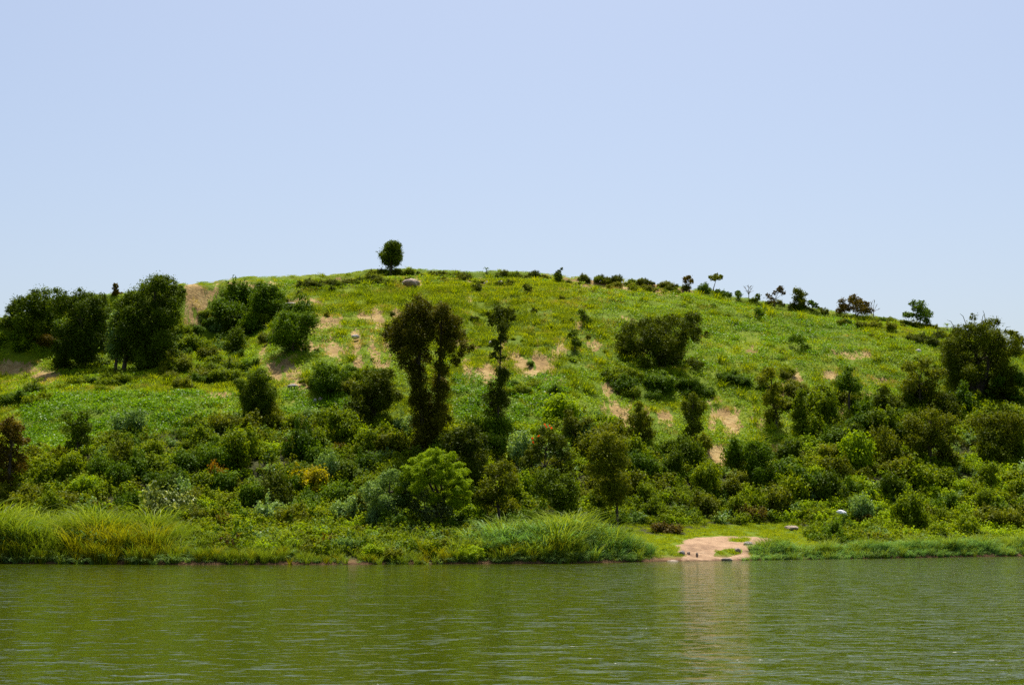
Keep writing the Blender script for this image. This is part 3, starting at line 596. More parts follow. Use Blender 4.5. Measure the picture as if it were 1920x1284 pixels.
tree('tall_tree', 'right of the two tall dark ragged trees, with a branch reaching right', 'tree', (822, 846),
     [(829, 579, 11), (822, 593, 12), (838, 590, 10), (852, 610, 12), (858, 625, 12), (842, 605, 12), (820, 612, 13), (845, 655, 11), (854, 678, 7), (877, 655, 8), (886, 653, 5), (866, 660, 6), (832, 638, 12), (828, 665, 9), (836, 698, 8), (822, 715, 12), (838, 625, 13), (848, 640, 12), (825, 690, 11), (812, 632, 11),
      (824, 738, 16), (822, 763, 16), (824, 790, 16), (815, 815, 15), (802, 836, 12)], 'cedar', leaf_px=3.2, dens=1.0, aspect=.3, up=.45, depth=.7, group='two tall dark trees on the slope', fat=1.12, flat=1.2, loose=.45, inner=.15,
     path=[(818, 848), (820, 780), (822, 720), (826, 660), (828, 600), (829, 580)], tw=4.5)
tree('slender_tree', 'slender dark tree with a bare stretch of trunk, right of the tall pair', 'tree', (933, 822),
     [(919, 592, 6), (938, 586, 11), (956, 586, 8), (962, 597, 5), (944, 603, 11), (920, 604, 5), (942, 620, 9), (944, 638, 7), (928, 648, 7), (923, 665, 5), (936, 655, 5), (937, 695, 9), (945, 703, 9), (939, 722, 9), (919, 725, 8, .7), (932, 742, 11, 1), (914, 747, 10, .7), (932, 762, 11, .9), (918, 777, 10, .7), (934, 790, 8, .6), (936, 775, 9, .8), (940, 752, 11), (930, 808, 9, .7), (938, 672, 7, .7), (934, 740, 13, .8)],
     'darkolive', leaf_px=2.9, dens=1.15, aspect=.35, depth=.8, loose=.4, fat=1.2, path=[(933, 824), (934, 780), (936, 730), (938, 670), (940, 620), (944, 585)], tw=2.6, landmark='the slender dark tree')
# left bluff
tree('bluff_tree', 'dark tree at the far left end of the ridge', 'tree', (55, 632), [(78, 560, 16), (60, 572, 13), (35, 575, 13), (20, 582, 8), (72, 588, 19), (35, 598, 15), (90, 572, 11), (55, 610, 15), (80, 610, 12)], 'dark', skirt=4, landmark='the leftmost dark ridge tree', dens=1.3)
tree('bluff_tree', 'broad dark tree on the left bluff, second from the left', 'tree', (160, 692), [(118, 560, 13), (105, 575, 13), (150, 560, 14), (165, 563, 13), (190, 565, 11), (135, 580, 19), (170, 588, 21), (140, 610, 21), (180, 620, 20), (150, 640, 21), (120, 630, 13), (190, 650, 15), (160, 665, 17), (200, 590, 12), (125, 660, 12)], 'dark', skirt=9, landmark='the broad dark tree on the left bluff', dens=1.3)
tree('creeper_tree', 'narrow pale green leafy tree between the two dark trees on the left bluff', 'tree', (217, 690), [(220, 590, 9), (215, 608, 12), (212, 628, 11), (218, 650, 11), (220, 668, 9)], 'grey', leaf_px=4, dens=1.1, skirt=2, Yoff=-3)
tree('bluff_tree', 'biggest dark tree on the left bluff, beside the bare earth cliff', 'tree', (285, 694), [(290, 530, 15), (310, 530, 14), (270, 543, 15), (328, 545, 12), (250, 555, 14), (300, 555, 20), (330, 568, 11), (280, 578, 22), (255, 590, 17), (310, 598, 18), (326, 600, 12), (250, 620, 17), (280, 620, 23), (310, 638, 17), (265, 650, 20), (290, 662, 18)], 'dark', skirt=9, landmark='the biggest dark tree on the left bluff', dens=1.3)
tree('bluff_tree', 'dark leafy tree filling the gap left of the biggest dark bluff tree', 'tree', (232, 700), [(238, 562, 11), (228, 575, 12), (245, 590, 13), (232, 605, 15), (245, 630, 16), (228, 650, 15), (245, 668, 15)], 'dark', Yoff=2)
tree('small_tree', 'tiny red tinged tree on the skyline between the dark trees of the left bluff', 'tree', (220, 552), [(219, 537, 4), (217, 543, 4), (221, 548, 4), (218, 552, 5)], 'brown', leaf_px=2.6, tw=1.4)
tree('thicket_tree', 'round dark green tree right of the bare earth cliff', 'tree', (430, 612), [(430, 568, 14), (415, 578, 14), (445, 580, 14), (432, 590, 18), (412, 595, 12), (450, 595, 10)], 'deep', skirt=3, landmark='the round tree right of the earth cliff')
tree('thicket_tree', 'leafy green tree below the ridge, right of the bare earth cliffs', 'tree', (500, 605), [(490, 545, 13), (505, 550, 13), (520, 560, 12), (480, 562, 14), (500, 570, 18), (520, 578, 12), (485, 585, 16), (510, 590, 14)], 'deep', skirt=3, landmark='the leafy tree below the left ridge')
tree('thicket_tree', 'spreading green tree at the right end of the upper left thicket', 'tree', (550, 662), [(540, 600, 14), (560, 602, 15), (580, 598, 12), (590, 605, 9), (530, 615, 16), (555, 620, 18), (575, 618, 12), (540, 638, 16), (560, 640, 12), (520, 635, 12)], 'deep', skirt=3, landmark='the upper left thicket')
tree('thicket_tree', 'dark ivy covered stump like tree in the upper left thicket', 'tree', (443, 662), [(443, 622, 9), (438, 635, 12), (450, 638, 11), (443, 650, 12)], 'dark', landmark='the ivy covered dark tree')
tree('cypress', 'dark upright tree at the right end of the left crop field', 'tree', (482, 792), [(487, 698, 7), (478, 708, 12), (494, 712, 11), (465, 732, 13), (490, 735, 18), (506, 742, 10), (475, 755, 17), (500, 762, 14), (460, 762, 11), (455, 720, 6), (480, 775, 14)], 'dark', leaf_px=3, dens=1.35, aspect=.35, skirt=4, landmark='the dark upright tree')
tree('bushy_tree', 'dark olive bushy tree just left of the tall pair', 'tree', (702, 784), [(688, 700, 9), (710, 706, 12), (730, 702, 10), (700, 722, 18), (727, 726, 15), (675, 733, 12), (690, 748, 17), (715, 753, 14), (742, 745, 11), (668, 750, 9), (700, 768, 12)], 'darkolive', stems=2, skirt=5, landmark='the bushy tree left of the tall pair')
tree('bushy_tree', 'rounded green tree above the small crop patch, left of the tall pair', 'tree', (617, 744), [(600, 693, 11), (620, 697, 12), (640, 703, 11), (593, 713, 12), (630, 717, 13), (610, 725, 12)], 'deep', skirt=3, landmark='the rounded tree above the small crop patch')
tree('field_tree', 'loose dark tree in front of the left crop field', 'tree', (142, 862), [(130, 783, 9, .8), (155, 778, 10, .8), (150, 798, 12), (125, 803, 11, .8), (167, 803, 8, .7), (140, 818, 13), (135, 834, 10), (160, 826, 8)], 'dark', leaf_px=3.6, landmark='the loose dark tree by the crop field')
tree('rusty_tree', 'rusty brown leaved tree cut by the left edge of the picture', 'tree', (15, 928), [(20, 793, 10), (5, 803, 13), (35, 803, 9), (20, 818, 13), (40, 828, 8), (15, 843, 13), (35, 858, 9), (5, 868, 13), (22, 878, 12), (10, 900, 13), (-8, 840, 14)], 'brown', leaf_px=4, landmark='the rusty tree at the left edge')
# middle
tree('spreading_tree', 'wide dark tree standing in the open meadow right of the centre', 'tree', (1240, 690), [(1190, 610, 13), (1210, 603, 11), (1175, 620, 9), (1230, 612, 14), (1262, 603, 12), (1252, 596, 7, .6), (1280, 613, 14), (1295, 628, 12), (1245, 628, 20), (1215, 633, 19), (1275, 643, 17), (1160, 632, 8, .8), (1310, 632, 8, .8), (1326, 627, 6, .7), (1200, 650, 14), (1225, 655, 19), (1260, 660, 17), (1245, 668, 14), (1180, 640, 9)],
     'darkolive', leaf_px=3.2, dens=1.3, aspect=.35, stems=3, skirt=7, landmark='the wide dark tree in the meadow')
tree('dome_tree', 'bright green dome shaped tree near the shore, in front of the tall pair', 'tree', (820, 992), [(x, 850 + ((x - 815) / 68) ** 2 * 46 + k * 13 + random.uniform(-3, 3), 8.5) for k in range(5) for x in range(752 + 5 * (k % 2), 880, 12)] + [(860, 918, 12), (842, 926, 10), (790, 925, 13), (815, 935, 14), (772, 940, 12)],
     'bright', leaf_px=2.5, dens=1.5, aspect=.4, up=.6, stems=3, skirt=5, flat=.62, fat=1.05, loose=.2, inner=.3, landmark='the bright dome tree', tw=4)
tree('silvery_tree', 'grey green feathery small tree left of the bright dome tree', 'tree', (722, 982), [(722, 898, 11), (705, 915, 14), (742, 892, 11), (715, 932, 15), (745, 912, 15), (752, 938, 14), (690, 930, 10), (765, 910, 10), (730, 945, 14), (700, 950, 12)], 'grey', leaf_px=3.2, aspect=.35, skirt=4, landmark='the grey green tree by the dome tree', Yoff=-1.5)
tree('pale_leaved_tree', 'small tree with shiny pale leaves under the bright dome tree', 'tree', (800, 992), [(795, 928, 11, .8), (820, 952, 12, .7), (778, 950, 12, .7), (805, 965, 12, .8), (840, 962, 10, .7), (770, 925, 9, .7)], 'pale', leaf_px=4.6, landmark='the pale leaved tree', Yoff=-1.5)
tree('grey_dark_tree', 'dark grey green rounded tree behind the bright dome tree', 'tree', (883, 948), [(880, 812, 13), (860, 818, 14), (836, 825, 12), (892, 833, 17), (870, 843, 18), (850, 840, 14), (897, 858, 15), (887, 883, 16), (896, 905, 13), (875, 915, 14), (905, 880, 9), (875, 870, 14)], 'darkolive', leaf_px=4, skirt=4, landmark='the grey dark tree behind the dome tree')
tree('glossy_tree', 'tree with glossy whitish leaf tips right of the bright dome tree', 'tree', (938, 985), [(925, 885, 12, .8), (945, 880, 13), (910, 905, 11, .8), (955, 900, 14), (930, 912, 14, .8), (900, 930, 10, .7), (940, 935, 14, .8), (915, 950, 10, .7)], 'olive', leaf_px=4.2, skirt=3, landmark='the glossy tree right of the dome tree')
def flame_flowers(root, O, Yb, mpp):
    C = []
    for x, y in [(1021, 796), (1030, 798), (1024, 800), (1000, 829), (1010, 817), (1033, 803), (998, 822)]:
        c = to_m(x, y, Yb - 1.2) - O
        C = c + rng.normal(size=(9, 3)) * 1.0 * mpp
        N = rng.normal(size=(len(C), 3)) + [0, -.6, .3]; N /= np.linalg.norm(N, axis=1, keepdims=True)
        V, F, v = kites(C, N, 3.0 * mpp, .7)
        link('flower', new_mesh('flower', V, F, M['flower'], {'v': ('FACE', 'FLOAT', v.astype(np.float32))}), root)
tree('flame_tree', 'dark flat topped tree with red orange flowers above the reeds', 'tree', (1022, 915), [(1022, 812, 8), (1035, 822, 12), (1052, 830, 11), (1010, 832, 11), (998, 848, 12), (1062, 858, 10), (1040, 845, 9), (985, 868, 11), (1067, 880, 9), (1072, 895, 8), (1008, 858, 8)], 'darkolive', leaf_px=3.8, dens=1.1, extra=flame_flowers, path=[(1020, 917), (1020, 890), (1022, 860), (1024, 830)], tw=2.6, landmark='the flame tree')
tree('shade_tree', 'dark shaded tree below and right of the flame tree', 'tree', (1045, 975), [(1030, 895, 18), (1060, 905, 17), (1045, 925, 18), (1070, 925, 13), (1015, 915, 14), (1050, 945, 14)], 'dark', leaf_px=4, landmark='the shaded tree below the flame tree')
tree('olive_tree', 'tall olive green tree with a visible trunk at the left end of the grassy landing', 'tree', (1157, 988), [(1135, 833, 18), (1118, 848, 15), (1155, 838, 14), (1140, 868, 20), (1167, 868, 13), (1150, 898, 18), (1133, 918, 16), (1167, 918, 13), (1120, 880, 14), (1150, 935, 14)], 'olive', leaf_px=3.4, path=[(1157, 990), (1157, 950), (1152, 905), (1145, 860), (1142, 840)], tw=3, landmark='the tall olive tree')
tree('feathery_tree', 'feathery yellow green conical tree on the middle slope', 'tree', (1202, 838), [(1196, 762, 6), (1200, 778, 10), (1188, 792, 12), (1215, 793, 10), (1200, 808, 15), (1180, 815, 11), (1222, 812, 8)], 'olive', leaf_px=2.8, aspect=.3, landmark='the feathery conical tree')
tree('feathery_tree', 'feathery small tree left of the feathery conical tree', 'tree', (1078, 832), [(1065, 775, 7), (1070, 790, 10), (1085, 800, 11), (1065, 806, 11), (1100, 790, 9)], 'olive', leaf_px=3)
tree('bushy_tree', 'dark upright bushy tree between two bare earth scars on the middle slope', 'tree', (1300, 830), [(1300, 748, 9), (1290, 763, 12), (1311, 763, 12), (1300, 783, 15), (1300, 803, 12), (1290, 812, 8)], 'darkolive', leaf_px=3, landmark='the dark upright bushy tree')
for lab, b, bl, mt in [
    ('slim olive tree right of the bare scars on the middle right slope', (1457, 802), [(1450, 733, 11), (1440, 750, 12), (1462, 755, 12), (1450, 775, 13), (1442, 700, 10), (1430, 712, 10)], 'olive'),
    ('conical young tree just right of a slim olive tree, on the right slope', (1500, 810), [(1500, 738, 8), (1495, 755, 11), (1510, 760, 9), (1500, 778, 12)], 'mid'),
    ('small tree with a thin visible trunk below the bare ledge on the right slope', (1593, 775), [(1592, 693, 8), (1588, 710, 13), (1580, 725, 12), (1602, 728, 11)], 'deep'),
    ('dark small tree with a straight trunk left of the densest right thicket', (1659, 805), [(1660, 733, 10), (1650, 752, 12), (1671, 757, 11), (1658, 772, 10)], 'darkolive'),
    ('fluffy green tree on the right slope between two small trunked trees', (1545, 785), [(1545, 728, 10), (1535, 745, 11), (1557, 748, 10), (1545, 765, 14)], 'mid'),
    ('broad tree with scattered pale leaves below the right dark clump', (1722, 765), [(1700, 690, 12), (1730, 688, 12), (1747, 708, 14), (1715, 713, 17), (1740, 730, 15), (1762, 742, 9), (1700, 732, 12)], 'olive'),
    ('large yellowish olive tree in the right thicket', (1745, 872), [(1740, 778, 15), (1715, 793, 17), (1762, 793, 17), (1782, 790, 13), (1735, 815, 22), (1765, 825, 19), (1710, 828, 15)], 'olive'),
    ('dark green tree at the right edge below the dark clump', (1885, 757), [(1885, 722, 13), (1865, 720, 11), (1905, 712, 14), (1860, 738, 11), (1902, 733, 13), (1930, 725, 14)], 'deep'),
    ('deep green tree behind the right thicket near the right edge', (1865, 850), [(1850, 790, 14), (1880, 785, 16), (1905, 795, 16), (1865, 810, 18), (1895, 820, 18)], 'olive'),
    ('dark tree in the middle of the thicket right of the bare earth nick', (1425, 905), [(1420, 838, 13), (1435, 850, 13), (1412, 858, 13), (1430, 870, 15), (1405, 878, 11)], 'deep'),
    ('dark spreading tree at the bottom of the wooded right slope', (1590, 845), [(1575, 805, 12), (1600, 808, 13), (1585, 822, 14), (1565, 822, 10)], 'dark')]:
    tree('slope_tree', lab, 'tree', b, bl, mt, leaf_px=3.4, dens=1.2, fat=1.0, loose=.42, skirt=0 if 'trunk' in lab else 2)
def bamboo_tips(root, O, Yb, mpp):
    parts = []
    for x0, y0, x1, y1 in [(1812, 610, 1800, 588), (1818, 600, 1824, 586), (1840, 610, 1846, 588), (1845, 608, 1856, 596), (1862, 620, 1885, 606), (1880, 625, 1895, 612), (1790, 615, 1776, 600), (1848, 605, 1843, 582)]:
        a = to_m(x0, y0, Yb) - O; b = to_m(x1, y1, Yb) - O; mdl = (a + b) / 2 + np.array([0, 0, .25 * np.linalg.norm(b - a)])
        V, F = tube([a, mdl, b], [.7 * mpp, .55 * mpp, .3 * mpp], 5); link('shoot', new_mesh('shoot', V, F, M['olive'], {'v': ('FACE', 'FLOAT', np.full(len(F), .5, np.float32))}), root)
tree('bamboo_clump', 'huge dark olive bamboo like clump on the skyline near the right edge', 'bamboo', (1835, 742), [(1813, 600, 6, .5), (1808, 615, 11), (1830, 616, 12), (1846, 612, 10), (1800, 635, 17), (1830, 638, 20), (1870, 630, 15), (1882, 648, 16), (1855, 650, 19), (1780, 655, 14), (1770, 675, 13), (1800, 668, 20), (1840, 680, 23), (1880, 672, 14), (1902, 660, 11), (1790, 698, 17), (1830, 708, 19), (1870, 708, 15)],
     'darkolive', leaf_px=3.2, dens=1.3, aspect=.35, stems=4, skirt=8, extra=bamboo_tips, landmark='the huge dark clump at the right')
tree('skyline_tree', 'tiny leaning tree on the skyline at the far right edge', 'tree', (1905, 655), [(1893, 622, 5), (1900, 628, 6), (1907, 633, 7), (1915, 640, 8), (1905, 645, 6)], 'olive', leaf_px=3)
# ridge
for nm, lab, b, bl, mt, kw in [
    ('skyline_tree', 'small brownish tree on the skyline at the end of the earth bank', (1293, 548), [(1285, 523, 4), (1292, 521, 4), (1295, 529, 4), (1286, 529, 3)], 'brown', {}),
    ('umbrella_tree', 'small umbrella shaped tree with a bare leaning trunk on the skyline', (1338, 547), [(1334, 520, 4), (1343, 517, 5), (1351, 519, 4), (1342, 523, 4), (1347, 524, 3)], 'olive', dict(path=[(1337, 549), (1338, 540), (1341, 530), (1343, 520)], tw=1.2)),
    ('skyline_tree', 'tiny pointed tree on the skyline left of the bare tree', (1385, 562), [(1384, 549, 4), (1384, 555, 5)], 'deep', {}),
    ('skyline_tree', 'tiny tree on the skyline just right of the bare tree', (1420, 568), [(1419, 556, 4), (1420, 561, 4)], 'mid', {}),
    ('skyline_tree', 'airy two lobed tree on the skyline with a brown right crown', (1452, 576), [(1442, 555, 5, .7), (1451, 551, 4, .6), (1461, 543, 5), (1466, 551, 4, .7), (1445, 564, 5, .7)], 'brown', dict(path=[(1452, 578), (1452, 566), (1456, 556), (1461, 546)], tw=1)),
    ('skyline_tree', 'rounded olive tree on the skyline right of the airy tree', (1498, 579), [(1494, 546, 6), (1502, 552, 7), (1494, 558, 7), (1505, 564, 6), (1497, 568, 5)], 'olive', {}),
    ('skyline_tree', 'low bent tree on the skyline just right of the rounded olive tree', (1520, 582), [(1518, 567, 4), (1526, 573, 4), (1530, 577, 3)], 'deep', {}),
    ('skyline_tree', 'wide reddish brown tree with a flat crown on the right skyline', (1602, 597), [(1582, 567, 7), (1596, 562, 7), (1612, 564, 8), (1626, 572, 7), (1590, 576, 8), (1607, 575, 8), (1620, 583, 6), (1577, 581, 5), (1632, 583, 5)], 'brown', dict(stems=3)),
    ('skyline_tree', 'slim green tree with a rounded crown on the right skyline', (1724, 616), [(1716, 567, 5), (1724, 572, 7), (1717, 580, 6), (1731, 581, 7), (1739, 590, 7), (1725, 595, 9), (1739, 602, 5)], 'deep', dict(tw=1.5)),
    ('skyline_tree', 'small tree leaning left beside the slim green skyline tree', (1706, 612), [(1701, 589, 5), (1696, 593, 3.5), (1708, 592, 4)], 'deep', {}),
    ('skyline_bush', 'dark bush with one upright sprig on the ridge right of the centre', (1047, 534), [(1045, 516, 5), (1048, 510, 3), (1053, 505, 1.8), (1046, 524, 6), (1050, 518, 4)], 'dark', {}),
    ('skyline_bush', 'dense green bush on the skyline between the brownish and umbrella trees', (1320, 556), [(1320, 540, 8), (1314, 546, 6), (1327, 546, 6)], 'deep', {}),
    ('skyline_bush', 'low dark green bush right of the umbrella tree', (1352, 560), [(1345, 550, 6), (1356, 552, 6), (1366, 554, 5)], 'deep', {}),
    ('meadow_bush', 'small dark bush high in the meadow below the ridge', (1097, 612), [(1090, 585, 5), (1096, 596, 7), (1104, 602, 5)], 'dark', {}),
    ('meadow_bush', 'lopsided dark bush in the meadow above the bare earth streaks', (1078, 660), [(1079, 622, 6), (1067, 631, 4), (1077, 640, 7), (1083, 649, 6)], 'dark', {}),
    ('meadow_bush', 'tiny dark bush just below the ridge right of the rocks', (990, 552), [(990, 541, 6), (985, 537, 4)], 'darkolive', {}),
    ('meadow_bush', 'low dark bush in the right meadow', (1495, 655), [(1488, 633, 6), (1497, 638, 8), (1508, 650, 6), (1515, 655, 5)], 'deep', {}),
    ('meadow_bush', 'low dark bush near the right skyline', (1424, 596), [(1420, 585, 6), (1428, 589, 6)], 'deep', {}),
    ('meadow_bush', 'round dark bush alone on the grass at the lower right', (1854, 768), [(1854, 757, 7)], 'dark', {}),
    ('meadow_bush', 'small dark bush beside the rock outcrop under the ridge', (893, 550), [(893, 538, 6), (898, 543, 4)], 'darkolive', {})]:
    tree(nm, lab, 'bush' if 'bush' in nm else 'tree', b, bl, mt, leaf_px=2.6, group=None, **kw)

def bare_tree(lab, base, tips, mat='palebark'):
    bx, by, bz = at(*base); O = np.array([bx, by, bz]); mpp = by / FPX
    parts = []; hub = to_m(base[0], base[1] - 11, by) - O
    parts.append(tube(wobble((0, 0, -.2), hub, 4, .03), [1.1 * mpp, .9 * mpp, .8 * mpp, .7 * mpp]))
    for x, y in tips:
        t = to_m(x, y, by) - O; t[1] += rng.normal(0, .5); mid_ = (hub + t) / 2 + rng.normal(size=3) * .12
        parts.append(tube([hub, mid_, t], [.6 * mpp, .45 * mpp, .25 * mpp], 5))
        for _ in range(3):
            q = t + np.array([rng.normal(0, 3) * mpp, rng.normal(0, .3), rng.uniform(0, 4) * mpp]); parts.append(tube([mid_ * .5 + t * .5, (mid_ * .3 + t * .7 + q) / 2, q], [.35 * mpp, .28 * mpp, .2 * mpp], 4))
    V, F = cat_meshes(parts); tag(link('bare_tree', new_mesh('bare_tree', V, F, M[mat]), None, O), lab, 'tree')
bare_tree('small leafless tree with bare forked twigs on the skyline', (1404, 564), [(1396, 539), (1401, 537), (1406, 537), (1410, 541), (1399, 545), (1408, 546)])
bare_tree('thin leafless pale tree behind the reddish brown skyline tree', (1638, 596), [(1635, 566), (1641, 563), (1645, 572), (1648, 580), (1632, 575)])
def palm(lab, base, h_px, spread_px):
    bx, by, bz = at(*base); O = np.array([bx, by, bz]); mpp = by / FPX
    root = tag(bpy.data.objects.new('small_palm', None), lab, 'palm'); COL.objects.link(root); root.location = O
    hub = np.array([0, 0, h_px * mpp * .6]); V, F = tube([(0, 0, -.2), hub * .5, hub], [.9 * mpp, .7 * mpp, .6 * mpp]); link('trunk', new_mesh('trunk', V, F, M['bark']), root)
    parts = []
    for k in range(11):
        a = 2 * pi * k / 11 + rng.normal(0, .2); L = spread_px * mpp; up = rng.uniform(.2, .5) * h_px * mpp
        d = np.array([cos(a), sin(a), 0]); b = np.array([-sin(a), cos(a), 0]) * .8 * mpp
        c = [hub, hub + d * L * .5 + [0, 0, up], hub + d * L + [0, 0, up * .4]]
        parts.append((np.array([c[0] - b * .4, c[0] + b * .4, c[1] + b, c[1] - b, c[2] + b * .3, c[2] - b * .3]), np.array([[0, 1, 2, 3], [3, 2, 4, 5]])))
    V, F = cat_meshes(parts); link('fronds', new_mesh('fronds', V, F, M['deep'], {'v': ('FACE', 'FLOAT', rng.random(len(F)).astype(np.float32))}), root)
palm('tiny spiky palm like plant on the ridge line right of the lone tree', (912, 513), 11, 7)
palm('small arching palm like plant on the skyline left of the dark clump', (1776, 620), 14, 9)

# ------------------------------------------------------------------ shrubs, each an object of its own
LAND = [(x, y, w) for x, y, w in LAND if w]
LAND += [(1340, 1030, 'the sandy landing'), (1345, 853, 'the bare earth nick'), (200, 1000, 'the golden reeds'), (1578, 962, 'the white bundle'), (240, 790, 'the left crop field'), (1170, 1030, 'the blue green reeds'), (660, 650, 'the bare earth streaks'),
         (1400, 780, 'the long earth scar'), (580, 890, 'the yellow shrub'), (60, 700, 'the dry patch at the left')]
ADJ = {'mid': 'fresh green', 'deep': 'deep green', 'olive': 'olive green', 'bright': 'bright green', 'dark': 'dark', 'grey': 'grey green', 'pale': 'dark pale-speckled', 'yellow': 'yellow', 'orange': 'rust orange', 'brown': 'brownish', 'darkolive': 'dark olive'}
QUEUE = []
def shrub(px, py, w_px, kind, h=1.0, label=None, name='shrub'):
    """w_px: width in the picture; foot at (px, py)"""
    QUEUE.append([px, py, w_px, kind, h, label, name])
def place_shrubs():
    QUEUE.sort(key=lambda q: -(q[2] + (500 if q[5] else 0)))
    named, used = [], {}
    for q in QUEUE[:292]:
        px, py, w_px, kind, h, label, name = q
        if label: named.append((q, label, None)); continue
        lx, ly, w = min(LAND, key=lambda t: (t[0] - px) ** 2 + 2.0 * (t[1] - py) ** 2)
        dx, dy = px - lx, py - ly; d = math.hypot(dx, dy)
        rel = ('left of ' if dx < 0 else 'right of ') if abs(dx) > abs(dy) else ('above ' if dy < 0 else 'below ')
        rel = ('close ' if d < 45 else '' if d < 85 else 'well ') + rel
        used.setdefault((ADJ[kind], rel + w), []).append(q)
    W = 'zero one two three four five six seven eight nine ten eleven twelve thirteen fourteen fifteen sixteen'.split()
    O = 'zeroth first second third fourth fifth sixth seventh eighth ninth tenth eleventh twelfth thirteenth fourteenth fifteenth sixteenth'.split()
    for (adj, where), L in used.items():
        L.sort(key=lambda q: q[0])
        if len(L) == 1:
            size = 'small' if L[0][2] < 44 else 'large' if L[0][2] > 60 else 'medium'
            named.append((L[0], f'{size} {adj} shrub {where}', None))
        else:
            for k, q in enumerate(L):
                where = where.replace('the grey green tree by the dome tree', 'the silvery tree').replace('the bushy tree left of the tall pair', 'the dark bushy tree').replace('the loose dark tree by the crop field', 'the loose dark tree').replace('the rounded tree above the small crop patch', 'the rounded tree').replace('the grey dark tree behind the dome tree', 'the grey dark tree').replace('the glossy tree right of the dome tree', 'the glossy tree').replace('the shaded tree below the flame tree', 'the shaded tree').replace('the small crop patch', 'the crop patch').replace('the tall dark pair of trees', 'the tall tree pair').replace('the biggest dark tree on the left bluff', 'the biggest bluff tree').replace('the broad dark tree on the left bluff', 'the broad bluff tree').replace('the huge dark clump at the right', 'the huge dark clump').replace('the wide dark tree in the meadow', 'the wide meadow tree').replace('the round tree right of the earth cliff', 'the round cliff tree').replace('the leafy tree below the left ridge', 'the leafy ridge tree').replace('the dark upright bushy tree', 'the upright bushy tree').replace('the rusty tree at the left edge', 'the rusty tree').replace('the dry patch at the left', 'the dry patch')
                o = 'leftmost' if k == 0 else 'rightmost' if k == len(L) - 1 else (O[k + 1] + ' from left')
                named.append((q, f'{o} of {W[min(len(L), 16)]} {adj} shrubs {where}', f'{adj} shrubs {where}'))
    for (px, py, w_px, kind, h, _, name), label, group in named:
        x, y, z = at(px, py); r = w_px * .5 * y / FPX
        o = link(name, random.choice(SH[kind]), None, (x, y, z - .1 * r)); o.rotation_euler = (0, 0, random.uniform(0, 6.28)); o.scale = (r * random.uniform(.9, 1.1), r * random.uniform(.9, 1.1), r * h * random.uniform(.9, 1.15))
        tag(o, label, 'shrub', group)
    protos = []; kid = {}
    for k in SH: kid[k] = len(protos); protos.append((*mesh_arrays(SH[k][0]), M[k]))
    rest = QUEUE[292:]; P, S, I = [], [], []
    for px, py, w_px, kind, h, _, _ in rest:
        x, y, z = at(px, py); r = w_px * .5 * y / FPX; P.append((x, y, z - .1 * r)); S.append(r); I.append(kid[kind])
    n = len(rest); scatter('scrub', protos, np.array(P), np.stack([np.zeros(n), np.zeros(n), rng.uniform(0, 6.28, n)], 1), np.array(S), np.array(I), 'small low bushes dotted over the slope, the ridge and the thicket', 'scrub')
# particular ones
shrub(578, 925, 84, 'yellow', 1.15, 'bright yellow flowering shrub in the thicket left of the dome tree', 'yellow_shrub')
shrub(403, 908, 50, 'orange', 1.7, 'rust orange shrub in the left thicket', 'orange_shrub')
shrub(300, 972, 84, 'pale', 1.4, 'dark shrub with white shining leaves above the reeds', 'pale_leaved_shrub')
shrub(345, 966, 66, 'pale', 1.3, 'dark gap shrub with few pale leaves right of its white leaved neighbour', 'pale_leaved_shrub')
shrub(320, 930, 60, 'dark', 1.5, 'dark purplish shrub above the white leaved shrub', 'dark_shrub')
shrub(95, 650, 60, 'brown', .8, 'brownish dry shrub under the leftmost ridge trees')
shrub(1405, 975, 70, 'brown', .8, 'brownish shrub at the back of the sandy landing'); shrub(1250, 1000, 60, 'brown', .8, 'low dusky shrub at the left back corner of the sandy landing')
N_IND = 0
def cluster(cx, cy, rx, ry, n, w, kinds, h=.95):
    for _ in range(n):
        a = random.uniform(0, 2 * pi); q = math.sqrt(random.random()); k = random.choice(kinds)
        shrub(cx + rx * q * cos(a), cy + ry * q * sin(a), w * random.uniform(.75, 1.25), k, h)
cluster(45, 755, 45, 22, 7, 46, ['deep', 'dark', 'mid']); cluster(170, 722, 70, 16, 10, 40, ['deep', 'mid', 'mid']); cluster(370, 700, 60, 35, 15, 44, ['mid', 'olive', 'deep', 'mid'])
cluster(480, 625, 60, 28, 10, 40, ['deep', 'mid', 'olive']); cluster(400, 640, 40, 20, 6, 40, ['mid', 'grey', 'deep']); cluster(20, 650, 40, 20, 6, 44, ['mid', 'bright', 'deep'])
cluster(1240, 738, 92, 15, 14, 52, ['deep', 'deep', 'mid']); cluster(1190, 712, 45, 12, 5, 46, ['deep', 'mid']); cluster(1370, 720, 40, 10, 6, 36, ['deep', 'olive']); cluster(1000, 735, 60, 12, 8, 34, ['mid', 'deep'])
cluster(1880, 745, 60, 10, 6, 40, ['deep', 'mid']); cluster(1640, 612, 70, 8, 9, 26, ['olive', 'olive', 'deep']); cluster(1740, 640, 40, 10, 5, 28, ['olive', 'darkolive'])
cluster(1460, 720, 50, 24, 6, 30, ['olive', 'mid']); cluster(1620, 765, 80, 24, 8, 34, ['mid', 'olive', 'deep']); cluster(1850, 805, 70, 30, 8, 44, ['mid', 'olive', 'deep'])
cluster(620, 735, 50, 10, 4, 34, ['mid', 'deep']);
